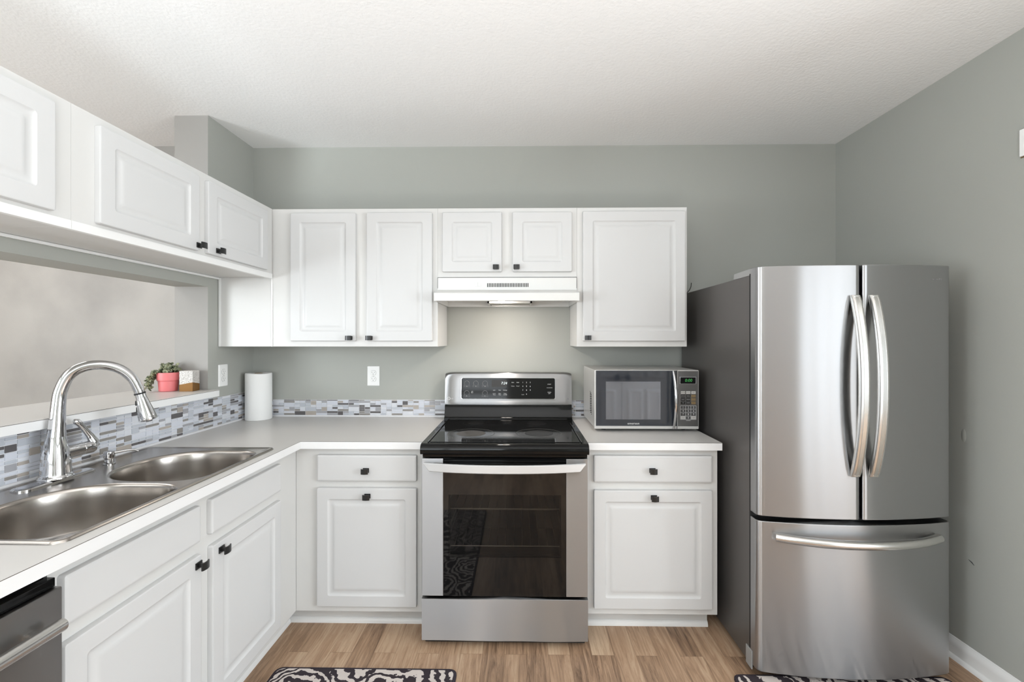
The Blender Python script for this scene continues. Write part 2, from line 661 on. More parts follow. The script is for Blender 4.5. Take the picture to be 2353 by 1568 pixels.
for y0, y1, z0, z1 in ((-5.3, -4.95, 0, ZC), (-2.75, 0.0, 0, ZC), (-4.95, -2.75, 0, 0.4), (-4.95, -2.75, 2.3, ZC)):
    wd.box((-4.10, y0, z0), (-4.0, y1, z1))
struct(wd.build('wall_far_left', M_wall_far, ang=0))
f = MB()
for y in (-4.95, -3.875, -2.80):
    f.box((-4.07, y, 0.4), (-4.02, y + 0.05, 2.3))
for z in (0.4, 2.25):
    f.box((-4.065, -4.95, z), (-4.025, -2.75, z + 0.05))
struct(f.build('added_window_4', M_trim, ang=0))  # frame of the window added for fill on the living side
wr = MB()
for x0, x1, z0, z1 in ((-4.0, -1.8, 0, ZC), (-1.8, -0.1, 0, 0.85), (-1.8, -0.1, 2.15, ZC), (-0.1, 2.4, 0, ZC),
                       (2.4, 4.4, 2.45, ZC), (4.4, 4.6, 0, ZC), (2.4, 4.4, 0, 0.08)):
    wr.box((x0, YR - 0.10, z0), (x1, YR, z1))
struct(wr.build('wall_rear', M_wall, ang=0))
# sliding glass door and added rear window frames
f = MB()
for x, w_ in ((2.4, 0.06), (2.85, 0.10), (3.36, 0.07), (3.9, 0.09), (4.34, 0.06)):  # unseen bars, thickened to put streaks in the steel reflections
    f.box((x, YR - 0.07, 0.08), (x + w_, YR - 0.02, 2.45))
f.box((2.4, YR - 0.065, 2.40), (4.4, YR - 0.025, 2.45)).box((2.4, YR - 0.065, 0.08), (4.4, YR - 0.025, 0.14))
d2 = struct(f.build('window_1', M_trim, ang=0))
f = MB()
for x in (-1.8, -0.98, -0.16):
    f.box((x, YR - 0.07, 0.85), (x + 0.06, YR - 0.02, 2.15))
for z in (0.85, 1.47, 2.09):
    f.box((-1.8, YR - 0.065, z), (-0.1, YR - 0.025, z + 0.06))
struct(f.build('added_window_2', M_trim, ang=0))  # frame of the added rear fill window


# ---- panelled fronts
def front(mb, x0, x1, z0, z1, yb, t=0.019, panel=True, r=0.007):
    """door or drawer front; back face at y=yb, front at y=yb-t"""
    if panel:
        prof = [(0, t), (0, 0.006), (0.0018, 0.0018), (0.006, 0), (0.053, 0), (0.056, 0.0026), (0.060, 0.0055),
                (0.066, 0.0065), (0.074, 0.0062), (0.080, 0.004), (0.085, 0.0022), (0.092, 0.0020)]
    else:
        prof = [(0, t), (0, 0.008), (0.002, 0.003), (0.006, 0.0008), (0.011, 0)]
    rings = []
    for d, h in prof:
        rr = max(r - d, 0.0015) if d < 0.03 else 0.010
        rings.append([(p[0], yb - t + h, p[1]) for p in rrect(x0 + d, x1 - d, z0 + d, z1 - d, rr)])
    mb.loops(rings)
    return mb


def knob(x, z, y, parent, M):
    """black square knob with a curved front plate"""
    k = MB(M)
    k.box((x - 0.0145, y - 0.004, z - 0.011), (x + 0.0145, y, z + 0.011), 0.001)
    k.box((x - 0.0055, y - 0.026, z - 0.006), (x + 0.0055, y - 0.003, z + 0.006), 0.001)
    n = 8
    fr, bk = [], []
    for i in range(n + 1):
        s = -1 + 2 * i / n
        yy = y - 0.0300 + 0.004 * s * s
        fr.append((x + 0.0165 * s, yy))
        bk.append((x + 0.0165 * s, yy + 0.0045))
    k.prism(fr + bk[::-1], z - 0.0125, z + 0.0125, 'z')
    return k.build('knob', M_black, parent, 30)


def door6(name, x0, x1, z0, z1, yf):
    d = MB()
    d.box((x0, yf, z0), (x1, yf - 0.035, z1), 0.002)
    w = x1 - x0
    for (a, b, c, e) in ((0.13, 0.46, 0.12, 0.72), (0.54, 0.87, 0.12, 0.72), (0.13, 0.46, 0.88, 1.52), (0.54, 0.87, 0.88, 1.52),
                         (0.13, 0.46, 1.62, 1.92), (0.54, 0.87, 1.62, 1.92)):
        xa, xb = x0 + a * w, x0 + b * w
        rings = []
        for dd, h in ((0, 0.0), (0.0, 0.004), (0.01, 0.012), (0.03, 0.012), (0.045, 0.006)):
            rings.append([(xa + dd, yf + h, z0 + c + dd), (xb - dd, yf + h, z0 + c + dd), (xb - dd, yf + h, z0 + e - dd), (xa + dd, yf + h, z0 + e - dd)])
        d.loops(rings, cap0=False)
    return d


YP = -4.22      # closet bump-out behind the camera, with a pair of white panel doors and black knobs
cl_ = MB()
cl_.box((0.72, -4.998, 0), (0.84, YP, ZC - 0.001)).box((2.10, -4.998, 0), (2.25, YP, ZC - 0.001)).box((0.8401, YP - 0.10, 2.06), (2.0999, YP, ZC - 0.001))
struct(cl_.build('wall_closet', M_wall, ang=0))
for k_, xa in ((1, 0.845), (2, 1.463)):
    dr = struct(door6('door', xa, xa + 0.612, 0.01, 2.05, YP).build('door_%d' % k_, M_white, ang=20))
    ROOTM[dr.name] = Matrix.Identity(4)
    kb = MB()
    kb.lathe([(0.012, 0.0), (0.012, 0.030), (0.030, 0.036), (0.040, 0.050), (0.040, 0.060), (0.028, 0.072), (0.004, 0.076)], (1.39 if k_ == 1 else 1.53, YP, 0.90), 24, M=Matrix.Rotation(-PI / 2, 4, 'X'))
    kb.build('door_knob', M_black, dr, 50)

# baseboards and shoe mouldings
bb = MB()
prof = [(0, 0), (-0.013, 0), (-0.013, 0.055), (-0.010, 0.066), (-0.009, 0.072), (-0.004, 0.082), (-0.003, 0.088), (0, 0.09)]
bb.prism([(XR + a, z) for a, z in prof], -1.66, -0.01, 'y')
bb.prism([(XR + a, z) for a, z in ((-0.013, 0), (-0.026, 0), (-0.025, 0.008), (-0.020, 0.015), (-0.013, 0.018))], -1.66, -0.01, 'y')
struct(bb.build('baseboard_right', M_trim))


def shoe(mb, p, q, out):
    """shoe moulding from p to q (x,y), profile pushed towards out"""
    p, q, out = Vector((*p, 0)), Vector((*q, 0)), Vector((*out, 0))
    pr = [(0, 0), (0.013, 0), (0.0125, 0.010), (0.009, 0.018), (0.003, 0.024), (0, 0.025)]
    mb.loops([[p + out * a + Vector((0, 0, z)) for a, z in pr], [q + out * a + Vector((0, 0, z)) for a, z in pr]])


# ------------------------------------------------------------------ countertops
CZ = 0.930


def countertop(name, label, outer, holes, edges):
    t = thing(name, label, 'countertop', (outer[0][0], outer[0][1], CZ - 0.035), 0, 'grey laminate countertops')
    MB().prism_holes(outer, holes, CZ - 0.0016, CZ, 0, 1).build('laminate_top', [M_lam, M_lamline], t, 0)
    MB().prism_holes(outer, holes, CZ - 0.035, CZ - 0.0016, 0, 0).build('counter_edge', M_edge, t, 0)
    return t


SINKHOLE = [(-1.535, -1.72), (-1.01, -1.72), (-1.01, -0.845), (-1.535, -0.845)]
XF, YF = -0.964, -0.680
countertop('countertop', 'L-shaped grey laminate countertop with white edge around the sink and corner',
           [(-1.592, -2.55), (XF, -2.55), (XF, YF), (-0.385, YF), (-0.385, -0.006), (-1.592, -0.006)], [SINKHOLE], None)
countertop('countertop', 'short grey laminate countertop with white edge under the microwave',
           [(0.386, YF), (1.009, YF), (1.009, -0.006), (0.386, -0.006)], [], None)

# bar ledge on the half wall
BZ = 1.143
t = thing('bar_ledge', 'raised white-edged laminate bar ledge on the half wall behind the sink', 'ledge', (-1.74, -1.5, 1.108))
MB().box((-1.955, -2.598, BZ - 0.0016), (-1.532, -0.412, BZ)).build('laminate_top', M_lam, t, 0)
b = MB().box((-1.955, -2.598, BZ - 0.0345), (-1.532, -0.412, BZ - 0.003), 0.001)
b.build('ledge_edge', M_edge, t, 30)
b = MB().box((-1.9549, -2.5979, BZ - 0.0032), (-1.5321, -0.4121, BZ - 0.0015))
b.build('edge_line', M_lamline, t, 0)


# ------------------------------------------------------------------ mosaic backsplash
def backsplash(name, label, M, x0, x1, zfun, colw, ybase, seed):
    """mosaic of stacked strip tiles, in a frame whose -y faces the viewer"""
    rnd = random.Random(seed)
    w = [c[1] for c in TILE_COLS]
    t = MB(M)
    U = 0.01275
    x = x1
    xm0 = x0
    while x > x0 + 0.004:
        xa, xb = max(x - colw, x0), x
        z = CZ + 0.010
        ztop = zfun((xa + xb) / 2)
        t.box((xa, ybase - 0.004, CZ + 0.0), (xb, ybase, ztop), mi=len(M_tiles))
        while z < ztop - 0.004:
            k = rnd.random()
            hts = []
            g = 0.0012
            h = U if k < 0.64 else 2 * U
            if ztop - z < 2.0 * U - 0.001:
                h = min(U, ztop - z)
            h = min(h, ztop - z)
            mid = (xa + xb) / 2

            def tile(a, b, c, d):
                if b - a > 0.004 and d - c > 0.003:
                    t.box((a + g, ybase - 0.0068, c + g), (b - g, ybase - 0.003, d - g), 0.0006, rnd.choices(range(len(w)), w)[0], 1)
            if h <= U * 1.01:
                if rnd.random() < 0.6:
                    tile(xa, xb, z, z + h)
                else:
                    tile(xa, mid, z, z + h)
                    tile(mid, xb, z, z + h)
            else:
                q = rnd.random()
                if q < 0.22:
                    tile(xa, xb, z, z + h)
                elif q < 0.6:
                    tile(xa, mid, z, z + h)
                    tile(mid, xb, z, z + U)
                    tile(mid, xb, z + U, z + h)
                else:
                    tile(mid, xb, z, z + h)
                    tile(xa, mid, z, z + U)
                    tile(xa, mid, z + U, z + h)
            z += h
        x -= colw
    # caulk bead along the counter
    t.box((x0, ybase - 0.009, CZ), (x1, ybase - 0.002, CZ + 0.009), 0.002, len(M_tiles) + 1)
    o = t.build(name, M_tiles + [M_grout, M_caulk], None, 0)
    return tag(o, label, 'backsplash', 'grey mosaic backsplash strips')


backsplash('backsplash', 'grey mosaic tile backsplash on the left wall behind the sink', LEFT, -2.55, -0.012,
           lambda y: 1.106 if y < -0.408 else 1.092, 0.0728, 1.5968, 3)
backsplash('backsplash', 'low grey mosaic tile strip between paper towels and range', Matrix.Identity(4), -1.588, -0.388,
           lambda x: 1.036, 0.0675, -0.0002, 11)
backsplash('backsplash', 'short grey mosaic tile strip behind the microwave', Matrix.Identity(4), 0.388, 1.02,
           lambda x: 1.036, 0.0675, -0.0002, 15)

# ------------------------------------------------------------------ base cabinets
YFF = -0.636      # face-frame plane of the back run
XFF = -1.008      # face-frame plane of the left run


def base_cab(label, x0, x1, door, drawer, dk, wk, xend=None):
    t = thing('base_cabinet', label, 'cabinet', ((x0 + x1) / 2, -0.3, 0), 0, 'white base cabinets')
    b = MB()
    b.box((x0, YFF, 0.105), (x1, -0.01, CZ - 0.0355), 0.001)
    b.build('body', M_whitebody, t, 30)
    tx0 = x0 - 0.0735 if x0 < -0.5 else x0 + 0.002
    k = MB().box((tx0, -0.548, 0.0), (x1 - 0.012, -0.02, 0.1045))
    k.build('toe_kick', M_whitebody, t, 0)
    s = MB()
    shoe(s, (tx0, -0.5485), (x1 - 0.012, -0.5485), (0, -1))
    s.build('shoe_moulding', M_trim, t, 30)
    f = front(MB(), *drawer, YFF - 0.0005, panel=False).build('drawer', M_white, t, 30)
    knob(dk[0], dk[1], YFF - 0.0195, f, None)
    f = front(MB(), *door, YFF - 0.0005).build('door', M_white, t, 30)
    knob(wk[0], wk[1], YFF - 0.0195, f, None)
    return t


base_cab('white base cabinet with one drawer over one door, left of the range', -1.007, -0.3865,
         (-0.900, -0.421, 0.135, 0.703), (-0.900, -0.421, 0.734, 0.860), (-0.662, 0.788), (-0.655, 0.666))
base_cab('white base cabinet with one drawer over one door, between range and fridge', 0.3875, 1.005,
         (0.419, 0.976, 0.137, 0.699), (0.419, 0.976, 0.735, 0.863), (0.693, 0.794), (0.700, 0.667))

t = thing('sink_base_cabinet', 'long white base cabinet with two doors and plain false drawer fronts under the sink', 'cabinet', (-1.3, -1.26, 0), PI / 2, 'white base cabinets')
b = MB(LEFT)
# local x = world y ; local y = -world x ; open topped so that the bowls hang inside
LX0, LX1 = -1.772, -0.014
yf = -XFF
b.box((LX0, -yf * -1, 0.105), (LX1, yf + 0.018, CZ - 0.0355))            # front frame
b.box((LX0, yf + 0.018, 0.105), (LX0 + 0.016, 1.585, CZ - 0.0355))
b.box((LX1 - 0.016, yf + 0.018, 0.105), (LX1, 1.585, CZ - 0.0355))
b.box((LX0, yf + 0.018, 0.105), (LX1, 1.585, 0.121))
b.build('body', M_whitebody, t, 0)
k = MB(LEFT).box((LX0, yf + 0.075, 0), (-0.56, yf + 0.09, 0.1045))
k.build('toe_kick', M_whitebody, t, 0)
s = MB()
shoe(s, (XFF - 0.0745, LX0), (XFF - 0.0745, -0.563), (1, 0))
s.build('shoe_moulding', M_trim, t, 30)
for (x0, x1, z0, z1) in ((-1.750, -1.302, 0.738, 0.860), (-1.252, -0.800, 0.738, 0.860)):
    front(MB(LEFT), x0, x1, z0, z1, yf - 0.0005, panel=False).build('false_front', M_white, t, 30)
for (x0, x1, kx) in ((-1.750, -1.300, -1.318), (-1.248, -0.802, -1.205)):
    d = front(MB(LEFT), x0, x1, 0.137, 0.698, yf - 0.0005).build('door', M_white, t, 30)
    knob(kx, 0.668, yf - 0.0195, d, LEFT)

# ------------------------------------------------------------------ dishwasher
t = thing('dishwasher', 'stainless steel dishwasher under the counter left of the sink cabinet', 'dishwasher', (-1.3, -2.08, 0), PI / 2)
b = MB(LEFT)
b.box((-2.372, 1.01, 0.10), (-1.778, 1.57, 0.880))
b.build('body', M_blackmatte, t, 0)
MB(LEFT).box((-2.368, 1.06, 0.0), (-1.782, 1.10, 0.10)).build('kick_plate', M_blackmatte, t, 0)
b = MB(LEFT)
b.box((-2.372, 0.967, 0.115), (-1.776, 1.009, 0.853), 0.004)
dd = b.build('door', M_dwsteel, t, 30)
b = MB(LEFT)
b.box((-2.370, 0.980, 0.8535), (-1.780, 1.009, 0.874), 0.002)
cp = b.build('control_strip', M_blackgloss, t, 30)
b = MB(LEFT)
b.text('NORMAL  RINSE', 0.010, (-1.93, 0.986, 0.8743), (0, 0, 0), 0.0002)
b.build('button_legend', M_printdim, cp, 0)
h = MB(LEFT)
h.tube([(-2.352, 0.938, 0.783), (-2.350, 0.938, 0.783), (-2.2, 0.938, 0.783), (-1.806, 0.938, 0.783), (-1.803, 0.938, 0.783)], [0.0125, 0.0145, 0.0145, 0.0145, 0.0125], 20)
for xx in (-2.31, -1.845):
    h.box((xx - 0.010, 0.938, 0.775), (xx + 0.010, 0.968, 0.791), 0.002)
h.build('handle', M_handle, dd, 40)

# ------------------------------------------------------------------ wall cabinets
UZ0, UZ1, UYF = 1.372, 2.130, -0.325


def wall_cab(label, bx, doors, z0, extra=None):
    t = thing('wall_cabinet', label, 'cabinet', ((bx[0] + bx[1]) / 2, -0.16, z0), 0, 'white wall cabinets')
    b = MB()
    b.box((bx[0], UYF, z0), (bx[1], -0.004, UZ1), 0.001)
    b.build('body', M_whitebody, t, 30)
    for (x0, x1, za, zb, kx, kz) in doors:
        d = front(MB(), x0, x1, za, zb, UYF - 0.0005).build('door', M_white, t, 30)
        knob(kx, kz, UYF - 0.0195, d, None)
    return t


tl = wall_cab('tall white two-door wall cabinet between corner and range hood', (-1.594, -0.3805),
              [(-1.188, -0.827, 1.402, 2.105, -0.858, 1.419), (-0.768, -0.407, 1.402, 2.105, -0.748, 1.419)], UZ0)
wall_cab('short white two-door wall cabinet above the range hood', (-0.380, 0.380),
         [(-0.353, -0.028, 1.779, 2.104, -0.059, 1.802), (0.030, 0.353, 1.779, 2.104, 0.052, 1.802)], 1.752)
wall_cab('tall white single-door wall cabinet above the microwave', (0.3805, 0.977),
         [(0.411, 0.964, 1.402, 2.107, 0.436, 1.420)], UZ0)
# corner batten seen where the short left run meets the tall cabinet
for xa, xb in ((-1.594, -1.582), (-1.3005, -1.293)):
    MB().box((xa, UYF - 0.004, UZ0), (xb, UYF - 0.0002, 1.7515)).build('corner_batten', M_trim, tl, 0)

LZ0 = 1.753
LXF = -1.2945


def left_cab(label, y0, y1, doors):
    t = thing('wall_cabinet', label, 'cabinet', (-1.44, (y0 + y1) / 2, LZ0), PI / 2, 'white wall cabinets')
    b = MB(LEFT)
    yf = -LXF
    b.box((y0, yf, LZ0), (y1, 1.5955, UZ1), 0.001)
    b.build('body', M_whitebody, t, 30)
    r = MB(LEFT).box((y0, yf - 0.003, LZ0 - 0.008), (y1, yf + 0.016, LZ0 + 0.020), 0.002)
    r.build('light_rail', M_trim, t, 30)
    r = MB(LEFT).box((y0, 1.584, LZ0 - 0.012), (y1, 1.5955, LZ0 - 0.0003), 0.003)
    r.build('mounting_rail', M_trim, t, 30)
    for (a, c, kx) in doors:
        d = front(MB(LEFT), a, c, 1.783, 2.100, yf - 0.0005).build('door', M_white, t, 30)
        if kx is not None:
            knob(kx, 1.805, yf - 0.0195, d, LEFT)
    return t


left_cab('low white two-door cabinet hung over the pass-through, nearest the corner', -1.4355, -0.330,
         [(-1.361, -0.912, -0.920), (-0.860, -0.399, -0.800)])
left_cab('low white cabinet hung over the pass-through, cut off by the left photo edge', -2.55, -1.436,
         [(-1.945, -1.496, -1.925), (-2.45, -2.0, -2.02)])

# ------------------------------------------------------------------ range hood
t = thing('range_hood', 'white under-cabinet range hood with louvres and a lit bulb', 'range hood', (0, -0.22, 1.612))
b = MB()
prof = [(-0.006, 1.751), (-0.334, 1.751), (-0.334, 1.682), (-0.345, 1.676), (-0.425, 1.660), (-0.438, 1.655), (-0.442, 1.648), (-0.442, 1.614),
        (-0.438, 1.612), (-0.430, 1.612), (-0.428, 1.640), (-0.03, 1.640), (-0.03, 1.612), (-0.006, 1.612)]
b.prism(prof, -0.379, 0.379, 'x')
b.box((-0.379, -0.440, 1.612), (-0.370, -0.008, 1.648)).box((0.370, -0.440, 1.612), (0.379, -0.008, 1.648))
b.build('shell', M_hood, t, 30)
s = MB()
for i in range(26):
    x = -0.108 + i * 0.0088
    s.box((x, -0.3346, 1.697), (x + 0.0046, -0.330, 1.718))
s.build('vent_louvres', M_blackmatte, t, 0)
for x in (-0.168, -0.150):
    s = MB()
    s.box((x - 0.0075, -0.3365, 1.701), (x + 0.0075, -0.3335, 1.723), 0.0015)
    s.build('rocker_switch', M_outlet, t, 30)
s = MB()
s.box((-0.378, -0.3345, 1.748), (0.378, -0.3335, 1.7505))
s.box((-0.3795, -0.3345, 1.690), (-0.3775, -0.3335, 1.7505)).box((0.3775, -0.3345, 1.690), (0.3795, -0.3335, 1.7505))
s.build('seam_strip', M_blackmatte, t, 0)  # thin dark strips along the seams above and beside the hood
s = MB()
s.box((-0.102, -0.26, 1.618), (0.128, -0.05, 1.628))
s.build('filter_screen', M_mesh, t, 0)
s = MB()
s.box((-0.112, -0.27, 1.614), (-0.102, -0.04, 1.6395)).box((0.128, -0.27, 1.614), (0.138, -0.04, 1.6395))
s.box((-0.112, -0.05, 1.614), (0.138, -0.04, 1.6395)).box((-0.112, -0.27, 1.614), (0.138, -0.26, 1.6395))
s.build('filter_frame', M_silver, t, 0)
s = MB()
s.lathe([(0.004, 0.018), (0.014, 0.014), (0.019, 0.004), (0.019, -0.004), (0.012, -0.012), (0.003, -0.015)], (-0.03, -0.345, 1.622), 20)
s.build('bulb', M_lampglow, t, 60)

# ------------------------------------------------------------------ range
t = thing('range', 'freestanding stainless steel electric range with black glass cooktop', 'range', (0, -0.38, 0))
RX = 0.381
b = MB()
b.box((-RX + 0.003, -0.685, 0.03), (-RX + 0.02, -0.03, 0.895))
b.box((RX - 0.02, -0.685, 0.03), (RX - 0.003, -0.03, 0.895))
b.box((-RX + 0.003, -0.05, 0.03), (RX - 0.003, -0.03, 0.895))
b.box((-RX + 0.003, -0.685, 0.03), (RX - 0.003, -0.03, 0.05))
b.box((-RX + 0.003, -0.685, 0.225), (RX - 0.003, -0.03, 0.24))
b.box((-RX + 0.003, -0.685, 0.870), (RX - 0.003, -0.03, 0.888))
body = b.build('body', M_blackmatte, t, 0)
for x in (-0.34, 0.34):
    for y in (-0.64, -0.08):
        MB().lathe([(0.018, 0.0), (0.018, 0.01), (0.01, 0.012), (0.01, 0.032)], (x, y, 0), 12).build('foot', M_blackmatte, t)
# oven cavity
c = MB()
cx0, cx1, cz0, cz1, cy0, cy1 = -0.30, 0.30, 0.30, 0.74, -0.683, -0.14
c.loops([[(cx0, cy0, cz0), (cx1, cy0, cz0), (cx1, cy0, cz1), (cx0, cy0, cz1)], [(cx0, cy1, cz0), (cx1, cy1, cz0), (cx1, cy1, cz1), (cx0, cy1, cz1)]], cap0=False)
c.build('oven_cavity', M_enamel, t, 0)
for z in (0.433, 0.609):
    r = MB()
    r.tube([(-0.285, -0.655, z), (0.285, -0.655, z)], 0.003, 8)
    r.tube([(-0.285, -0.20, z), (0.285, -0.20, z)], 0.003, 8)
    for i in range(15):
        x = -0.28 + i * 0.04
        r.tube([(x, -0.652, z + 0.003), (x, -0.20, z + 0.003)], 0.0010, 5)
    r.tube([(-0.298, -0.63, z), (-0.298, -0.2, z)], 0.003, 8)
    r.tube([(0.298, -0.63, z), (0.298, -0.2, z)], 0.003, 8)
    r.build('oven_rack', M_rack, t, 40)
# oven door
dY = -0.730
d = MB()
for s_ in (-1, 1):
    x0, x1 = (-RX + 0.001, -0.281) if s_ < 0 else (0.281, RX - 0.001)
    d.box((x0, dY, 0.236), (x1, -0.690, 0.866), 0.0025)
d.box((-0.30, -0.712, 0.236), (0.30, -0.690, 0.410)).box((-0.30, -0.712, 0.704), (0.30, -0.690, 0.820))
door = d.build('oven_door', M_steel, t, 30)
g = MB()
g.box((-0.2808, dY + 0.0015, 0.236), (0.2808, dY + 0.008, 0.414))
g.box((-0.2808, dY + 0.0015, 0.700), (0.2808, dY + 0.008, 0.820))
g.box((-0.2808, dY + 0.0015, 0.414), (-0.258, dY + 0.008, 0.700)).box((0.258, dY + 0.0015, 0.414), (0.2808, dY + 0.008, 0.700))
g.build('door_glass', M_doorglass, door, 0)
g = MB()
g.box((-0.258, dY + 0.0015, 0.414), (0.258, dY + 0.008, 0.700))
g.build('oven_window', M_ovenglass, door, 0)
g = MB()
for (x0, x1, z0, z1) in ((-0.259, -0.253, 0.414, 0.700), (0.253, 0.259, 0.414, 0.700), (-0.259, 0.259, 0.696, 0.701), (-0.259, 0.259, 0.413, 0.418)):
    g.box((x0, dY + 0.012, z0), (x1, dY + 0.030, z1))
g.build('window_frame', M_printdark, door, 0)
g = MB()
g.box((-0.2808, dY + 0.010, 0.8205), (0.2808, -0.692, 0.866))
for i in range(3):
    z = 0.824 + i * 0.0125
    g.box((-0.279, dY + 0.001, z), (0.279, dY + 0.012, z + 0.0065), 0.0015)
g.build('door_vent', M_blackgloss, door, 30)
# handle: flat bowed bar
h = MB()
n = 28
rings = []
for i in range(n + 1):
    s_ = -1 + 2 * i / n
    x = 0.366 * s_
    y = -0.757 - 0.042 * (1 - abs(s_) ** 2.2)
    zt, zb = 0.852, 0.815
    if abs(s_) > 0.93:
        q = (abs(s_) - 0.93) / 0.07
        zb += 0.030 * q * q
    th = 0.012
    rings.append([(x, y, zt - 0.003), (x, y + 0.003, zt), (x, y + th, zt), (x, y + th, zb), (x, y + 0.003, zb), (x, y, zb + 0.003)])
h.loops(rings)
for s_ in (-1, 1):
    h.box((s_ * 0.325, -0.758, 0.826), (s_ * 0.352, dY + 0.001, 0.846), 0.002)
h.build('handle', M_satin, door, 40)
# vent strip under the cooktop, storage drawer, kick
MB().box((-RX + 0.003, -0.722, 0.8695), (RX - 0.003, -0.685, 0.8865), 0.002).build('vent_strip', M_blackgloss, t, 30)
w = MB()
nx, rows = 30, (0.030, 0.034, 0.10, 0.17, 0.222, 0.225)
rings = []
for z in rows:
    r = []
    for i in range(nx + 1):
        s_ = -1 + 2 * i / nx
        yy = dY - 0.002 + (0.004 if z in (0.030, 0.225) else 0) + 0.002 * s_ ** 2 + 0.0008 * math.sin(7 * s_ + 9 * z)
        r.append((s_ * (RX - 0.001), yy, z))
    r += [(RX - 0.001, -0.69, z), (-RX + 0.001, -0.69, z)]
    rings.append(r)
w.loops(rings)
w.build('storage_drawer', M_steel, t, 40)
MB().box((-RX + 0.012, -0.70, 0.008), (RX - 0.012, -0.66, 0.0299)).build('kick_strip', M_blackmatte, t, 0)
# cooktop
ct = MB()
prof = [(-0.060, 0.889), (-0.750, 0.889), (-0.757, 0.893), (-0.760, 0.902), (-0.759, 0.918), (-0.754, 0.928), (-0.744, 0.934), (-0.730, 0.9365), (-0.060, 0.9365)]
ct.prism(prof, -RX, RX, 'x')
top = ct.build('cooktop', M_blackgloss, t, 40)
g = MB()
g.box((-0.345, -0.715, 0.9366), (0.345, -0.125, 0.9392), 0.001)
g.build('cooktop_glass', M_blackgloss, top, 30)
g = MB()
g.tube([(-0.352, -0.72, 0.938), (-0.352, -0.118, 0.938)], 0.0035, 8)
g.tube([(0.352, -0.72, 0.938), (0.352, -0.118, 0.938)], 0.0035, 8)
g.tube([(-0.352, -0.115, 0.938), (0.352, -0.115, 0.938)], 0.005, 8)
g.build('rim_trim', M_blackgloss, top, 40)


def annulus(mb, cx_, cy_, z, r0, r1, n=48, mi=0):
    mb.loops([[(cx_ + r * math.cos(2 * PI * i / n), cy_ + r * math.sin(2 * PI * i / n), zz) for i in range(n)] for r, zz in ((r0, z), (r0, z + 0.0002), (r1, z + 0.0002), (r1, z))], False, False, mi=mi)


M_burner = mat('burner_grey', (0.060, 0.054, 0.048, 1), 0.35)
M_burnerring = mat('burner_ring', (0.085, 0.080, 0.074, 1), 0.35)
M_burnerdark = mat('burner_dark', (0.012, 0.011, 0.011, 1), 0.2)
for (x, y, r) in ((-0.175, -0.53, 0.118), (0.165, -0.52, 0.115), (-0.175, -0.255, 0.075), (0.165, -0.26, 0.09), (0.0, -0.235, 0.05)):
    e = MB()
    annulus(e, x, y, 0.9393, r - 0.0022, r)
    annulus(e, x, y, 0.9393, r * 0.86, r * 0.865)
    annulus(e, x, y, 0.9393, 0.001, r * 0.62, mi=1)
    e.build('burner', [M_burnerring, M_burner] if x < 0 and y < -0.5 else ([M_burnerring, M_burnerdark] if y < -0.5 else [M_burnerdark, M_burnerdark]), top, 0)
# backguard
bg = MB()
prof = [(-0.030, 0.937), (-0.118, 0.937), (-0.118, 0.945), (-0.110, 0.952), (-0.098, 0.990), (-0.092, 1.018), (-0.030, 1.018)]
bg.prism(prof, -RX + 0.001, RX - 0.001, 'x')
bg.build('backguard_base', M_blackgloss, t, 40)
bg = MB()


def guard(s_):
    """stainless face: rounded corners, dished around the control panel"""
    return s_


xs = [-0.381, -0.379, -0.372, -0.355, -0.33, -0.30] + [-0.28 + 0.04 * i for i in range(15)] + [0.30, 0.33, 0.355, 0.372, 0.379, 0.381]
rings = []
for z, yy in ((1.0185, -0.094), (1.022, -0.097), (1.04, -0.098), (1.10, -0.092), (1.17, -0.085), (1.20, -0.080), (1.210, -0.074), (1.214, -0.064)):
    r = []
    for x in xs:
        e = max(0.0, (abs(x) - 0.30) / 0.081)
        r.append((x, yy + 0.012 * e ** 2.5 - 0.003 * (1 - (x / 0.381) ** 2), z if z < 1.19 else z - 0.010 * e ** 4))
    r += [(0.381, -0.034, z - (0.01 if z > 1.2 else 0)), (-0.381, -0.034, z - (0.01 if z > 1.2 else 0))]
    rings.append(r)
bg.loops(rings)
guardo = bg.build('backguard', M_steel, t, 40)
pa = math.atan2(0.007, 0.07)          # tilt of the face
PM = Matrix.Translation((0, -0.0985, 1.118)) @ Matrix.Rotation(-pa, 4, 'X')
p = MB(PM)
p.loops([[(a, y, c) for a, c in rrect(-0.2795 + d_, 0.2795 - d_, -0.061 + d_, 0.061 - d_, 0.008)] for d_, y in ((0, 0.006), (0, -0.0005), (0.001, -0.0012))])
panel = p.build('control_panel', M_blackgloss, t, 30)
p = MB(PM)
p.loops([[(a, y, c) for a, c in rrect(-0.2815 + d_, 0.2815 - d_, -0.063 + d_, 0.063 - d_, 0.009)] for d_, y in ((0, 0.007), (0, -0.0002), (0.0018, -0.0003), (0.002, 0.002))])
p.build('panel_bezel', M_chrome, t, 30)
p = MB(PM).box((-0.098, -0.0016, 0.008), (-0.008, -0.0012, 0.050))
p.text('7:24', 0.021, (-0.025, -0.0019, 0.031), ext=0.0002, shear=0.2, mi=1)
p.build('clock_display', [M_printdark, M_ledw], panel, 0)
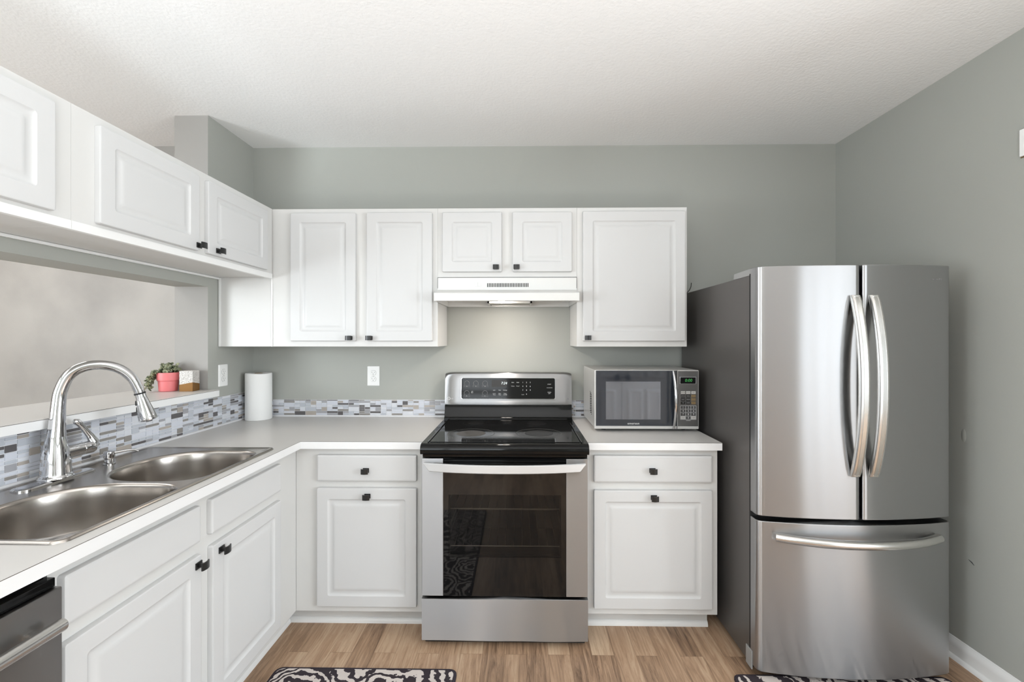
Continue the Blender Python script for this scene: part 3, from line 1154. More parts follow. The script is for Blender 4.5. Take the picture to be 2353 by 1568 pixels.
for (x, z) in ((-0.247, 0.030), (-0.193, 0.030), (-0.138, 0.030), (-0.247, -0.028), (-0.138, -0.028)):
    lg = MB(PM)
    pts = [(x + 0.015 * math.cos(a), -0.0016, z + 0.015 * math.sin(a)) for a in [(-40 + 260 * i / 18) * PI / 180 for i in range(19)]]
    lg.tube(pts, 0.0008, 5)
    lg.box((x - 0.020, -0.0018, z - 0.021), (x + 0.020, -0.0014, z - 0.020)).box((x - 0.020, -0.0018, z - 0.013), (x - 0.006, -0.0014, z - 0.012))
    lg.box((x + 0.006, -0.0018, z - 0.013), (x + 0.020, -0.0014, z - 0.012))
    lg.box((x - 0.002, -0.0018, z - 0.021), (x + 0.002, -0.0014, z - 0.012))
    lg.build('burner_icon', M_printdim, panel, 0)
for (s_, x, z) in (('Bake', 0.028, 0.036), ('Broil', 0.058, 0.036), ('Warm', 0.028, 0.014), ('Proof', 0.058, 0.014),
                   ('Light', -0.083, -0.010), ('Start', -0.050, -0.010), ('Settings', -0.018, -0.010), ('Cook\nTime', -0.083, -0.034), ('Start\nTime', -0.050, -0.034), ('Timer\nOn/Off', -0.018, -0.034),
                   ('AIR\nFRY', -0.215, -0.022), ('START', 0.246, 0.025), ('CLEAR\nOFF', 0.246, -0.026), ('Lock', 0.088, -0.036)):
    MB(PM).text(s_, 0.0075, (x, -0.0017, z), ext=0.0001).build('function_key', M_print, panel, 0)
for i, s_ in enumerate(('1', '2', '3', '4', '5', '6', '7', '8', '9')):
    MB(PM).text(s_, 0.011, (0.088 + 0.022 * (i % 3), -0.0017, 0.036 - 0.023 * (i // 3)), ext=0.0001).build('number_key', M_print, panel, 0)
MB(PM).text('0', 0.011, (0.110, -0.0017, -0.034), ext=0.0001).build('number_key', M_print, panel, 0)
MB(PM).box((0.230, -0.0018, 0.0040), (0.264, -0.0014, 0.0055)).build('key_divider', M_print, panel, 0)
# round maker's mark at the lower left and small badge at the lower right
lg = MB()
pts = [(-0.356 + 0.0085 * math.cos(a), -0.0955, 1.057 + 0.0085 * math.sin(a)) for a in [2 * PI * i / 24 for i in range(25)]]
lg.tube(pts, 0.0012, 6)
lg.box((-0.3575, -0.0962, 1.055), (-0.3558, -0.0945, 1.0615)).box((-0.3575, -0.0962, 1.0535), (-0.351, -0.0945, 1.0552))
lg.text('LG', 0.011, (-0.336, -0.0985, 1.057), ext=0.0004)
lg.build('round_emblem', M_outlet, guardo, 0)
MB().box((0.352, -0.094, 1.052), (0.362, -0.0905, 1.062)).build('energy_badge', M_printdim, guardo, 0)

# ------------------------------------------------------------------ microwave
t = thing('microwave', 'silver countertop microwave with black glass door and keypad', 'microwave', (0.73, -0.22, CZ))
mx0, mx1, mz0, mz1, my = 0.458, 1.000, 0.944, 1.252, -0.405
b = MB()
b.box((mx0 + 0.002, my, mz0 + 0.003), (mx1 - 0.002, -0.030, mz1), 0.004)
b.build('case', M_silver, t, 30)
for x in (mx0 + 0.06, mx1 - 0.06):
    for y in (my + 0.04, -0.08):
        MB().lathe([(0.012, 0), (0.014, 0.003), (0.014, 0.0175)], (x, y, CZ), 12).build('foot', M_blackmatte, t)
v = MB()
for i in range(4):
    for j in range(12):
        y, z = -0.33 + i * 0.013, 1.005 + j * 0.0095 + (i % 2) * 0.0048 + i * 0.003
        v.lathe([(0.0026, 0.0), (0.0026, 0.0022)], (mx0 - 0.0001, y, z), 6, M=Matrix.Rotation(PI / 2, 4, 'Y'))
v.build('vent_holes', M_blackmatte, t, 0)
fr = MB()
fr.box((mx0, my - 0.028, mz0), (mx1, my - 0.0005, mz1), 0.005)
face = fr.build('face_frame', M_silver, t, 30)
d = MB()
dx1 = 0.884
d.box((mx0 + 0.008, my - 0.031, mz0 + 0.017), (dx1, my - 0.026, mz1 - 0.003), 0.001)
door = d.build('door', M_mwglass, t, 30)
d = MB().box((0.517, my - 0.0318, 0.995), (0.800, my - 0.0308, 1.192), 0.0004)
d.build('window', M_mwwindow, door, 30)
d = MB().text('emerson', 0.016, (0.660, my - 0.0315, 0.974), ext=0.0003, sx=1.1)
d.build('maker_name', M_print, door, 0)
d = MB().box((dx1 + 0.001, my - 0.0288, mz0 + 0.002), (dx1 + 0.0035, my - 0.027, mz1 - 0.002))
d.build('door_gap', M_blackmatte, t, 0)
h = MB()
pts, rad = [], []
for i in range(25):
    s_ = -1 + 2 * i / 24
    pts.append((0.866 + 0.004 * (1 - s_ * s_), my - 0.033 - 0.030 * (1 - s_ * s_), 1.097 + 0.149 * s_))
    rad.append(0.0055 + 0.0045 * (1 - s_ * s_))
h.tube(pts, rad, 12)
h.build('handle', M_chrome, door, 60)
kp = MB().box((dx1 + 0.006, my - 0.0296, mz0 + 0.016), (mx1 - 0.005, my - 0.027, mz1 - 0.005), 0.001)
kpo = kp.build('keypad_panel', M_silverdark, t, 30)
kx0, kx1 = 0.903, 0.984
p = MB().box((kx0 - 0.004, my - 0.0312, 1.179), (kx1 + 0.001, my - 0.029, 1.217), 0.001)
disp = p.build('display_bezel', M_chrome, t, 30)
p = MB().box((kx0, my - 0.0318, 1.182), (kx1 - 0.003, my - 0.0310, 1.214))
p.text('0:00', 0.022, (0.944, my - 0.0321, 1.198), ext=0.0002, shear=0.15, mi=1)
p.build('display', [M_blackgloss, M_led], disp, 0)
kw = (kx1 - kx0) / 3


def key(i, j, m1, m2, txt=None, size=0.010, z0=1.135, hh=0.0165):
    x = kx0 + kw * (i + 0.5)
    z = z0 - j * 0.0178
    k = MB().box((x - kw * 0.42, my - 0.0312, z - hh / 2 + 0.001), (x + kw * 0.42, my - 0.029, z + hh / 2 - 0.001), 0.001)
    if txt:
        k.text(txt, size, (x, my - 0.0316, z), ext=0.0002, mi=1)
    k.build('key', [m1, m2], kpo, 30)


for i, s_ in enumerate(('POPCORN', 'POTATO', 'PIZZA')):
    key(i, 0, M_silver, M_printdark, s_, 0.0045)
for j, row in enumerate((('BEVERAGE', 'FROZEN'), ('REHEAT', 'DEFROST'), ('TIME', 'POWER'))):
    for i, s_ in enumerate(row):
        key(i, j + 1, M_blackmatte, M_print, s_, 0.0045)
for j in range(3):
    key(2, j + 1, M_gold, M_print)
for q in range(9):
    key(q % 3, 4 + q // 3, M_keydark, M_print, str(q + 1), 0.014, z0=1.129, hh=0.017)
key(0, 7, M_silver, M_printdark, 'STOP', 0.0055, z0=1.129)
key(1, 7, M_keydark, M_print, '0', 0.014, z0=1.129, hh=0.017)
key(2, 7, M_silver, M_printdark, 'START', 0.0055, z0=1.129)
lg = MB().text('EXPRESS', 0.006, (0.944, my - 0.0300, 0.990), ext=0.0002)
lg.build('key_caption', M_print, kpo, 0)
lg = MB()
zt = 1.129 - 4 * 0.0178
for k_ in range(5):
    zz = zt + 0.0089 - 0.0178 * k_
    lg.box((kx0, my - 0.0305, zz - 0.0006), (kx1, my - 0.0298, zz + 0.0006))
for k_ in range(4):
    xx = kx0 + kw * k_
    lg.box((xx - 0.0006, my - 0.0305, zt + 0.0089 - 0.0178 * 4), (xx + 0.0006, my - 0.0298, zt + 0.0089))
lg.build('key_grid', M_print, kpo, 0)

# ------------------------------------------------------------------ refrigerator
t = thing('refrigerator', 'stainless french door refrigerator with dark grey sides by the right wall', 'refrigerator', (1.44, -0.45, 0))
FX0, FX1 = 1.047, 1.833
b = MB()
b.box((FX0 + 0.002, -0.848, 0.030), (FX1 - 0.002, -0.045, 1.684), 0.004)
b.build('cabinet', M_fridgeside, t, 30)
for x in (FX0 + 0.05, FX1 - 0.05):
    for y in (-0.80, -0.10):
        MB().lathe([(0.02, 0), (0.02, 0.012), (0.012, 0.014), (0.012, 0.031)], (x, y, 0), 12).build('foot', M_blackmatte, t)
MB().box((FX0 + 0.001, -0.8592, 0.06), (FX1 - 0.001, -0.8483, 1.690)).build('door_gasket', M_rubber, t, 0)
MB().box((FX0 - 0.004, -0.874, 0.022), (FX0 + 0.0018, -0.826, 0.100), 0.002).build('corner_bracket', M_greyplastic, t, 30)
MB().box((FX0 + 0.01, -0.845, 0.012), (FX1 - 0.01, -0.80, 0.029)).build('base_grille', M_blackmatte, t, 0)
XC = (FX0 + FX1) / 2
HW = (FX1 - FX0) / 2


def yfront(x, bulge=0.042):
    s_ = (x - XC) / HW
    return -0.912 - bulge * (1 - s_ * s_)


def curved_door(x0, x1, z0, z1, rl, rr, n=22):
    """door slab whose front follows the fridge's bow; rl/rr corner radii at its two ends"""
    fr_ = []
    for i in range(n + 1):
        x = x0 + (x1 - x0) * (0.5 - 0.5 * math.cos(PI * i / n))
        y = yfront(x)
        if x - x0 < rl:
            q = 1 - (x - x0) / rl
            y += rl * (1 - math.sqrt(max(0, 1 - q * q)))
        if x1 - x < rr:
            q = 1 - (x1 - x) / rr
            y += rr * (1 - math.sqrt(max(0, 1 - q * q)))
        fr_.append((x, y))
    bk = [(x1, -0.8595), (x0, -0.8595)]
    mb = MB()
    cxm, cym = (x0 + x1) / 2, -0.89
    rings = []
    for z, k in ((z0, 0.004), (z0 + 0.0012, 0.001), (z0 + 0.004, 0), (z1 - 0.004, 0), (z1 - 0.0012, 0.001), (z1, 0.004)):
        r = []
        for (x, y) in fr_ + bk:
            r.append((x + (k if x < cxm else -k) * (1 if abs(x - cxm) > 0.48 * (x1 - x0) else 0), y + (k if y < -0.87 else 0), z))
        rings.append(r)
    mb.loops(rings)
    return mb


def bow_handle(x, z0, z1, bow=0.048):
    h = MB()
    n = 30
    rings = []
    for i in range(n + 1):
        s_ = -1 + 2 * i / n
        z = (z0 + z1) / 2 + s_ * (z1 - z0) / 2
        y0 = yfront(x) - 0.006 - bow * (1 - abs(s_) ** 2.2)
        wd, th = 0.0185, 0.020
        if abs(s_) > 0.97:
            th = 0.012
        prof_ = [(-wd, 0.004), (-wd + 0.003, 0), (-0.0095, -0.0012), (-0.008, 0.0012), (-0.0065, -0.0016), (0.0065, -0.0016), (0.008, 0.0012), (0.0095, -0.0012), (wd - 0.003, 0), (wd, 0.004),
                 (wd, th - 0.004), (wd - 0.004, th), (-wd + 0.004, th), (-wd, th - 0.004)]
        rings.append([(x + a, y0 - th * 0.5 + c, z) for a, c in prof_])
    h.loops(rings)
    for z in (z0 + 0.012, z1 - 0.012):
        h.box((x - 0.012, yfront(x) - 0.016, z - 0.010), (x + 0.012, yfront(x) + 0.002, z + 0.010), 0.003)
    return h


dl = curved_door(FX0, XC - 0.0055, 0.684, 1.712, 0.020, 0.008).build('door', M_fridge, t, 50)
dr_ = curved_door(XC + 0.0055, FX1, 0.684, 1.712, 0.008, 0.016).build('door', M_fridge, t, 50)
fz = curved_door(FX0, FX1, 0.042, 0.664, 0.020, 0.016, 34).build('freezer_drawer', M_fridge, t, 50)
bow_handle(XC - 0.030, 0.862, 1.588).build('handle', M_handle, dl, 40)
bow_handle(XC + 0.043, 0.862, 1.588).build('handle', M_handle, dr_, 40)
h = MB()
pts, rad = [], []
n = 36
for i in range(n + 1):
    s_ = -1 + 2 * i / n
    x = XC - 0.003 + 0.326 * s_
    y = yfront(x) - 0.010 - 0.044 * (1 - abs(s_) ** 2.5)
    pts.append((x, y, 0.607))
    rad.append(0.0175)
h.tube(pts, rad, 16)
for s_ in (-1, 1):
    x = XC - 0.003 + 0.312 * s_
    h.box((x - 0.012, yfront(x) - 0.018, 0.597), (x + 0.012, yfront(x) + 0.002, 0.617), 0.003)
h.build('handle', M_handle, fz, 50)
lg = MB()
word = 'SAMSUNG'
for i, ch in enumerate(word):
    x = 1.740 + i * 0.0080
    lg.text(ch, 0.010, (x, yfront(x) - 0.0004, 1.655), ext=0.0004)
lg.build('maker_name', M_printdim, dr_, 0)
MB().box((XC - 0.005, -0.92, 0.69), (XC + 0.005, -0.86, 1.705)).build('door_gasket', M_rubber, t, 0)
# hinge cover on top, left
hc = MB()
hc.prism([(-0.70, 1.6845), (-0.848, 1.6845), (-0.905, 1.690), (-0.905, 1.709), (-0.848, 1.712), (-0.705, 1.709)], FX0 + 0.004, FX0 + 0.075, 'x')
hc.build('hinge_cover', M_greyplastic, t, 30)
hc = MB()
hc.prism([(-0.70, 1.6845), (-0.848, 1.6845), (-0.905, 1.690), (-0.905, 1.709), (-0.848, 1.712), (-0.705, 1.709)], FX1 - 0.075, FX1 - 0.004, 'x')
hc.build('hinge_cover', M_greyplastic, t, 30)

# black cord standing up from behind the fridge's top
c = MB()
c.tube([(1.068, -0.022, 1.55), (1.076, -0.022, 1.64), (1.090, -0.022, 1.695), (1.107, -0.022, 1.715), (1.115, -0.022, 1.735), (1.117, -0.022, 1.757)], 0.0022, 8)
o = c.build('power_cord', M_blackmatte, None, 50)
tag(o, 'thin black cord end sticking up behind the fridge top', 'cord')

# ------------------------------------------------------------------ sink
t = thing('kitchen_sink', 'double bowl stainless steel drop-in sink in the left countertop', 'sink', (-1.28, -1.28, CZ))
SZ = 0.9345


def bowl_ring(cx_, cy_, hx, hy, k, z, n=64):
    """D-shaped ring: round towards the wall, squarer towards the front"""
    out = []
    for i in range(n):
        a = 2 * PI * i / n
        ca, sa = math.cos(a), math.sin(a)
        e = 2.15 if ca < 0 else 4.6
        rr = (abs(ca) ** e + abs(sa) ** e) ** (-1.0 / e)
        out.append((cx_ + hx * k * rr * ca, cy_ + hy * k * rr * sa, z))
    return out


bowls = [(-1.222, -1.083, 0.196, 0.200), (-1.218, -1.520, 0.198, 0.200)]
sk = MB()
outer = [(a, c) for a, c in rrect(-1.568, -1.004, -1.748, -0.818, 0.028, 5)]


def inset(d_, r):
    return rrect(-1.568 + d_, -1.004 - d_, -1.748 + d_, -0.818 - d_, r, 5)


rim = [[(a, c, z) for a, c in inset(d_, r)] for d_, r, z in ((0.0, 0.028, CZ + 0.0003), (0.0005, 0.028, CZ + 0.0025), (0.003, 0.026, CZ + 0.0062), (0.007, 0.024, CZ + 0.0072), (0.012, 0.022, CZ + 0.0068), (0.018, 0.02, SZ))]
sk.loops(rim, False, False)
sk.prism_holes([(a, c) for a, c in inset(0.018, 0.02)], [[p[:2] for p in bowl_ring(*bw, 1.05, 0)] for bw in bowls], None, SZ)
bmesh.ops.remove_doubles(sk.bm, verts=list(sk.bm.verts), dist=0.0003)
sk.build('deck', M_sink, t, 40)
for bw in bowls:
    k = MB()
    rings = [bowl_ring(*bw, kk, z) for kk, z in ((1.05, SZ), (1.035, SZ - 0.001), (1.015, SZ - 0.004), (1.0, SZ - 0.012), (0.985, SZ - 0.04), (0.965, SZ - 0.09),
                                                 (0.93, SZ - 0.130), (0.88, SZ - 0.155), (0.80, SZ - 0.168), (0.6, SZ - 0.175), (0.35, SZ - 0.178), (0.2, SZ - 0.180))]
    k.loops(rings, False, True)
    bo = k.build('bowl', M_sink, t, 60)
    s = MB()
    s.lathe([(0.044, 0.0), (0.044, 0.003), (0.036, 0.004), (0.030, -0.001), (0.004, -0.001)], (bw[0], bw[1], SZ - 0.1795), 28)
    s.build('drain', M_chrome, bo, 40)

# ------------------------------------------------------------------ faucet
fb = Vector((-1.500, -1.285, SZ))
t = thing('faucet', 'chrome gooseneck pull-down kitchen faucet behind the sink bowls', 'faucet', fb)
b = MB()
b.loops([[(fb.x + a, fb.y + c, z) for a, c in rrect(-0.030 + d_, 0.030 - d_, -0.127 + d_, 0.127 - d_, 0.028, 6)] for d_, z in ((0, SZ + 0.0004), (0, SZ + 0.004), (0.003, SZ + 0.007), (0.012, SZ + 0.009))])
b.build('deck_plate', M_chrome, t, 40)
b = MB()
b.lathe([(0.046, 0.009), (0.047, 0.013), (0.044, 0.017), (0.0415, 0.020), (0.040, 0.026), (0.0385, 0.050), (0.0365, 0.080), (0.033, 0.105), (0.029, 0.126), (0.0255, 0.142), (0.0235, 0.150)], fb, 40)
b.build('body', M_chrome, t, 60)
ph = math.radians(35)
D3 = Vector((math.cos(ph), math.sin(ph), 0))
key_ = [(0.0, 0.100), (0.001, 0.148), (0.0035, 0.200), (0.006, 0.2525), (0.012, 0.3030), (0.033, 0.3550), (0.070, 0.3810), (0.115, 0.3860), (0.160, 0.3720), (0.195, 0.3390), (0.214, 0.2980), (0.2195, 0.2790)]
ctrl = []
for i in range(1, len(key_) - 1):
    pa_, pb_, pc_, pd_ = [Vector(key_[min(max(k_, 0), len(key_) - 1)]) for k_ in (i - 1, i, i + 1, i + 2)]
    for q_ in range(6):
        u = q_ / 6
        ctrl.append(0.5 * ((2 * pb_) + (pc_ - pa_) * u + (2 * pa_ - 5 * pb_ + 4 * pc_ - pd_) * u * u + (3 * pb_ - pa_ - 3 * pc_ + pd_) * u ** 3))
ctrl.append(Vector(key_[-1]))
neck = [fb + D3 * c_.x + Vector((0, 0, c_.y)) for c_ in ctrl]
b = MB()
nn = len(neck) - 1
rad = [0.0163 + 0.0072 * (1 - i / nn) ** 5 + 0.0012 * (1 - i / nn) for i in range(nn + 1)]
b.tube(neck, rad, 24)
b.build('gooseneck', M_chrome, t, 60)
e0 = neck[-1]
hd = (D3 * 0.25 + Vector((0, 0, -1))).normalized()
q = Vector((0, 0, 1)).rotation_difference(hd).to_matrix().to_4x4()
b = MB()
b.lathe([(0.0155, -0.004), (0.0165, 0.002), (0.0165, 0.016), (0.0185, 0.030), (0.0225, 0.055), (0.0265, 0.080), (0.0285, 0.096), (0.0275, 0.101), (0.022, 0.103)], e0, 32, M=q)
sh = b.build('spray_head', M_chrome, t, 50)
b = MB()
b.lathe([(0.0168, -0.003), (0.0175, -0.001), (0.0175, 0.0015), (0.0168, 0.003)], e0, 28, M=q)
b.build('collar_ring', M_blackmatte, sh, 50)
b = MB()
perp = D3 * -1
for s_ in (0.034, 0.058):
    pnt = e0 + hd * s_ + D3 * (-0.0155 - 0.13 * (s_ - 0.02)) + Vector((0, 0, -0.002))
    b.box((-0.004, -0.006, -0.009), (0.006, 0.006, 0.009), 0.002, M=Matrix.Translation(pnt) @ Matrix.Rotation(ph, 4, 'Z'))
b.build('spray_button', M_blackmatte, sh, 30)
# side lever
hv = Vector((0.28, 0.96, 0.06)).normalized()
h0 = fb + Vector((0, 0, 0.085)) + hv * 0.026
b = MB()
b.tube([h0, h0 + hv * 0.045, h0 + hv * 0.047, h0 + hv * 0.0475, h0 + hv * 0.049, h0 + hv * 0.075, h0 + hv * 0.083, h0 + hv * 0.088], [0.022, 0.022, 0.022, 0.0205, 0.022, 0.022, 0.019, 0.010], 24)
lv = b.build('lever_hub', M_chrome, t, 50)
l0 = h0 + hv * 0.074
b = MB()
up = Vector((0, 0, 1))
b.tube([l0, l0 + hv * 0.008 + up * 0.018, l0 - hv * 0.004 + up * 0.042, l0 - hv * 0.020 + up * 0.068, l0 - hv * 0.034 + up * 0.090, l0 - hv * 0.043 + up * 0.100, l0 - hv * 0.050 + up * 0.104],
       [0.019, 0.0155, 0.0105, 0.0085, 0.0095, 0.011, 0.007], 18)
b.build('lever', M_chrome, lv, 60)

# soap dispenser
sp = Vector((-1.500, -1.088, SZ))
t = thing('soap_dispenser', 'small chrome soap pump beside the faucet', 'soap dispenser', sp)
b = MB()
b.lathe([(0.019, 0.0004), (0.019, 0.003), (0.0145, 0.006), (0.0135, 0.020)], sp, 24)
b.build('base', M_chrome, t, 40)
b = MB()
b.lathe([(0.011, 0.020), (0.0165, 0.022), (0.0175, 0.026), (0.0175, 0.044), (0.0165, 0.048), (0.006, 0.050)], sp, 24)
hd_ = b.build('pump_head', M_chrome, t, 40)
b = MB()
b.tube([sp + Vector((0.010, 0.008, 0.042)), sp + Vector((0.045, 0.030, 0.046)), sp + Vector((0.062, 0.042, 0.045)), sp + Vector((0.072, 0.048, 0.038))], [0.0052, 0.0046, 0.004, 0.0034], 12)
b.build('spout', M_chrome, hd_, 50)

# ------------------------------------------------------------------ paper towel roll
pc = Vector((-1.507, -0.095, CZ))
t = thing('paper_towel_roll', 'white paper towel roll standing in the counter corner', 'paper towel', pc)
b = MB()
rings = []
n = 56
for (rr, z) in ((0.022, 0.277), (0.022, 0.002), (0.070, 0.0006), (0.0725, 0.004), (0.0725, 0.14), (0.0725, 0.272), (0.070, 0.278), (0.045, 0.279), (0.022, 0.277)):
    rings.append([pc + Vector((rr * (1 + (0.006 * math.sin(3 * a + 5 * z) if rr > 0.05 else 0)) * math.cos(a), rr * (1 + (0.006 * math.sin(3 * a + 5 * z) if rr > 0.05 else 0)) * math.sin(a), z + (0.0025 * math.sin(2 * a) if 0.03 < rr and z > 0.2 else 0)))
                  for a in [2 * PI * i / n for i in range(n)]])
b.loops(rings, False, False)
rl = b.build('sheet_roll', M_paper, t, 50)
b = MB()
b.lathe([(0.0218, 0.002), (0.0218, 0.279), (0.020, 0.279), (0.020, 0.002), (0.0218, 0.002)], pc, 32, cap0=False, cap1=False)
b.build('cardboard_core', M_card, t, 40)
# ------------------------------------------------------------------ potted plant and cube on the bar ledge
pp = Vector((-1.757, -0.476, BZ))
t = thing('potted_plant', 'trailing succulent in a pink pot on the bar ledge', 'plant', pp)
b = MB()
b.lathe([(0.038, 0.0004), (0.041, 0.003), (0.0440, 0.050), (0.0445, 0.053), (0.0480, 0.056), (0.0495, 0.060), (0.0505, 0.094), (0.0500, 0.097), (0.0470, 0.097), (0.045, 0.088)], pp, 40, cap1=True)
b.build('pot', M_pink, t, 40)
b = MB()
b.lathe([(0.002, 0.0885), (0.0445, 0.0885), (0.0445, 0.0905), (0.03, 0.094), (0.002, 0.095)], pp, 24)
b.build('soil', M_soil, t, 40)
rnd = random.Random(5)
lf = MB()


def leaf(mb, p, d, s_):
    """plump round leaf"""
    d = d.normalized()
    qq = Vector((0, 0, 1)).rotation_difference(d).to_matrix().to_4x4()
    rings = []
    n = 8
    for r, h in ((0.15, 0.0), (0.75, 0.28), (1.0, 0.62), (0.8, 0.95), (0.25, 1.12)):
        rings.append([p + qq @ Vector((s_ * 0.62 * r * math.cos(2 * PI * i / n), s_ * 0.24 * r * math.sin(2 * PI * i / n), s_ * 1.25 * h)) for i in range(n)])
    mb.loops(rings)


st = MB()
for i in range(34):
    a = rnd.uniform(0, 2 * PI)
    rr = 0.040 * math.sqrt(rnd.random())
    base = pp + Vector((rr * math.cos(a), rr * math.sin(a), 0.093))
    topz = rnd.uniform(0.010, 0.042) * (1.25 if rr < 0.03 else 0.8)
    tip = base + Vector((rnd.uniform(-0.010, 0.010), rnd.uniform(-0.010, 0.010), topz))
    st.tube([base, (base + tip) / 2 + Vector((0.002, 0, 0)), tip], 0.0012, 5)
    for j in range(7):
        dd_ = Vector((rnd.uniform(-1, 1), rnd.uniform(-1, 1), rnd.uniform(-0.1, 1.1)))
        leaf(lf, base.lerp(tip, rnd.uniform(0.4, 1)), dd_, rnd.uniform(0.009, 0.014))
# trailing strands over the rim, towards the camera's left (down the ledge)
for i in range(15):
    a = math.radians(rnd.uniform(192, 246))
    out = Vector((math.cos(a), math.sin(a), 0))
    p0 = pp + out * 0.044 + Vector((0, 0, 0.097))
    L_ = rnd.uniform(0.6, 1.12)
    p1 = p0 + out * 0.014 + Vector((0, 0, 0.003))
    p2 = p1 + out * rnd.uniform(0.002, 0.026) + Vector((0, 0, -0.045 * L_))
    p3 = p2 + out * rnd.uniform(0.0, 0.012) + Vector((0, 0, -0.040 * L_))
    pts = [p0, p1, p2, p3]
    st.tube(pts, 0.0013, 5)
    for j in range(16):
        u = rnd.uniform(0.15, 2.99)
        k_ = int(u)
        c_ = pts[k_].lerp(pts[k_ + 1], u - k_)
        leaf(lf, c_, Vector((rnd.uniform(-1, 1), rnd.uniform(-1, 1), rnd.uniform(-0.5, 0.9))) + out * 0.3, rnd.uniform(0.007, 0.0115))
fo = lf.build('foliage', M_leaf, t, 60)
st.build('stems', M_stem, t, 60)

cc = Vector((-1.653, -0.466, BZ))
M_stone = add_color_noise(mat('sparkle_stone', (0.6, 0.58, 0.55, 1), 0.35), rgb(158, 153, 148), rgb(226, 222, 218), 260, 2, lo=0.36, hi=0.66)
M_bronze = mat('bronze_paint', rgb(128, 88, 36), 0.4, 0.35)
R45 = Matrix.Translation(cc) @ Matrix.Rotation(math.radians(8), 4, 'Z')
t = thing('cube_ornament', 'small sparkly stone cube with bronze-painted base beside the pink pot', 'ornament', cc)
b = MB(R45)
S = 0.0315
b.loops([[(-S, -S, 0.0004), (S, -S, 0.0004), (S, S, 0.0004), (-S, S, 0.0004)],
         [(-S, -S, 0.035), (S, -S, 0.047), (S, S, 0.036), (-S, S, 0.034)]], cap1=False)
b.build('bronze_base', M_bronze, t, 0)
b = MB(R45)
b.loops([[(-S, -S, 0.035), (S, -S, 0.047), (S, S, 0.036), (-S, S, 0.034)], [(-S, -S, 0.104), (S, -S, 0.104), (S, S, 0.104), (-S, S, 0.104)],
         [(-S + 0.002, -S + 0.002, 0.106), (S - 0.002, -S + 0.002, 0.106), (S - 0.002, S - 0.002, 0.106), (-S + 0.002, S - 0.002, 0.106)]], cap0=False)
b.build('stone_block', M_stone, t, 0)


# ------------------------------------------------------------------ wall outlets
def outlet(label, M, x, z, y):
    w_ = M @ Vector((x, y, z))
    t = thing('wall_outlet', label, 'outlet', w_, 0 if M == Matrix.Identity(4) else PI / 2, 'white duplex wall outlets')
    b = MB(M)
    b.loops([[(a, yy, c) for a, c in rrect(x - 0.038 + d_, x + 0.038 - d_, z - 0.061 + d_, z + 0.061 - d_, 0.004)] for d_, yy in ((0, y - 0.0003), (0, y - 0.003), (0.003, y - 0.0055), (0.006, y - 0.006))])
    b.build('cover_plate', M_outlet, t, 40)
    for s_ in (-1, 1):
        zz = z + s_ * 0.0195
        b = MB(M)
        pts = []
        for i in range(28):
            a = 2 * PI * i / 28
            pts.append((x + 0.0172 * math.cos(a), max(-0.0142, min(0.0142, 0.0172 * math.sin(a))) + zz))
        b.loops([[(p_[0], yy, p_[1]) for p_ in pts] for yy in (y - 0.0055, y - 0.0085)])
        so = b.build('socket', M_paper, t, 40)
        b = MB(M)
        b.box((x - 0.0085, y - 0.0088, zz - 0.001), (x - 0.0062, y - 0.0083, zz + 0.008)).box((x + 0.0062, y - 0.0088, zz - 0.001), (x + 0.0085, y - 0.0083, zz + 0.006))
        b.box((x - 0.0024, y - 0.0088, zz - 0.0095), (x + 0.0024, y - 0.0083, zz - 0.0050))
        pts2 = [(x + 0.0176 * math.cos(2 * PI * i / 28), y - 0.0062, max(-0.0146, min(0.0146, 0.0176 * math.sin(2 * PI * i / 28))) + zz) for i in range(29)]
        b.tube(pts2, 0.0006, 5)
        b.build('slots', M_printdim, so, 0)
    b = MB(M)
    b.lathe([(0.0032, 0), (0.0032, 0.001), (0.001, 0.0016)], (x, y - 0.006, z), 12, M=Matrix.Rotation(PI / 2, 4, 'X'))
    b.build('screw', M_silver, t, 40)


outlet('white duplex outlet on the back wall left of the range', Matrix.Identity(4), -0.8405, 1.184, 0.0)
outlet('white duplex outlet on the left wall above the bar ledge end', LEFT, -0.289, 1.210, -XL)


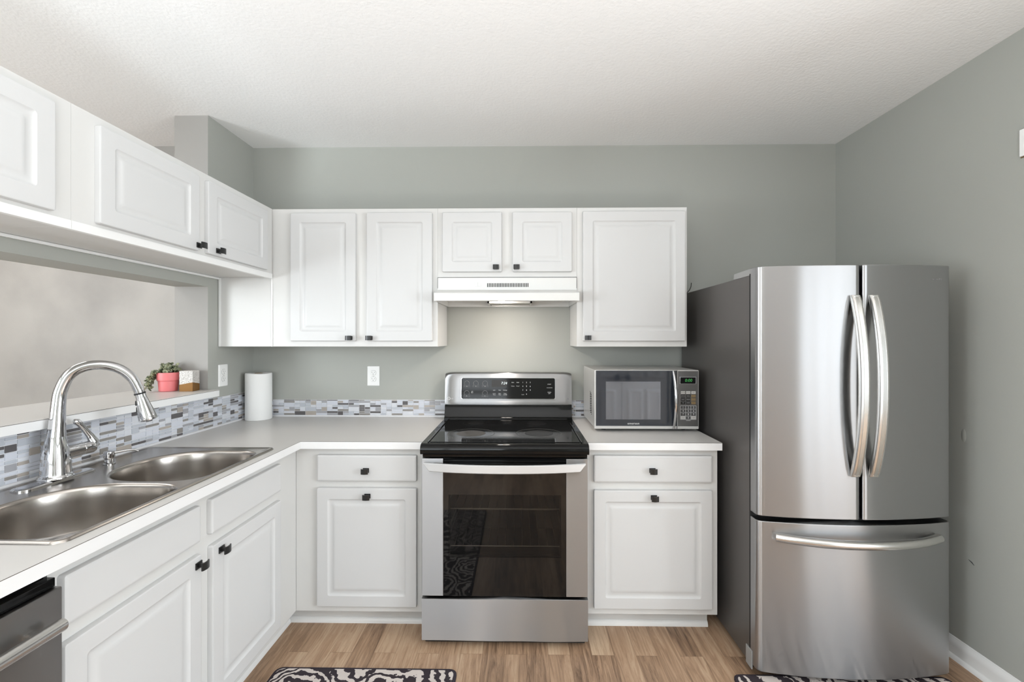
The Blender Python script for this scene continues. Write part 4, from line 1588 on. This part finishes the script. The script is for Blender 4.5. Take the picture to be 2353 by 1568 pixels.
# ------------------------------------------------------------------ rugs
def rug(label, x0, x1, y0, y1):
    t = thing('kitchen_rug', label, 'rug', ((x0 + x1) / 2, (y0 + y1) / 2, 0), 0, 'scroll pattern kitchen rugs')
    b = MB()
    b.loops([[(a, c, z) for a, c in rrect(x0 + d_, x1 - d_, y0 + d_, y1 - d_, 0.03, 5)] for d_, z in ((0, 0.0004), (0, 0.008), (0.003, 0.011), (0.014, 0.0115))])
    b.build('border', M_rugedge, t, 50)
    b = MB()
    b.loops([[(a, c, z) for a, c in rrect(x0 + d_, x1 - d_, y0 + d_, y1 - d_, 0.025, 5)] for d_, z in ((0.012, 0.0116), (0.013, 0.0130), (0.016, 0.0136))])
    b.build('pile', M_rug, t, 50)


rug('dark runner rug with cream scroll pattern on the floor before the sink run', -0.968, -0.196, -2.35, -0.874)
rug('dark rug with cream scroll pattern at the foot of the fridge', 0.955, 1.840, -1.75, -0.884)

# ------------------------------------------------------------------ small box on the right wall, wall marks
t = thing('wall_thermostat', 'white wall box at the right photo edge, high on the right wall', 'thermostat', (XR, -1.08, 2.166))
b = MB().box((XR - 0.003, -1.160, 2.109), (XR - 0.0003, -1.014, 2.221), 0.002)
b.build('back_plate', M_gold, t, 30)
b = MB().box((XR - 0.012, -1.156, 2.113), (XR - 0.003, -1.017, 2.217), 0.003)
b.build('cover', M_outlet, t, 30)
b = MB()
b.lathe([(0.030, 0.0), (0.024, 0.0014), (0.012, 0.0026), (0.002, 0.003)], (XR, -0.79, 0.992), 20, M=Matrix.Rotation(-PI / 2, 4, 'Y') @ Matrix.Diagonal((1.0, 0.38, 0.8, 1)))
wr_ = bpy.data.objects['wall_right']
ROOTM['wall_right'] = Matrix.Identity(4)
b.build('wall_bump', M_wall, wr_, 50)
b = MB()
b.tube([(XR - 0.0004, -0.812, 0.462), (XR - 0.0004, -0.826, 0.456), (XR - 0.0004, -0.836, 0.448)], [0.0008, 0.0022, 0.0006], 6)
b.build('wall_scratch', M_printdark, wr_, 0)
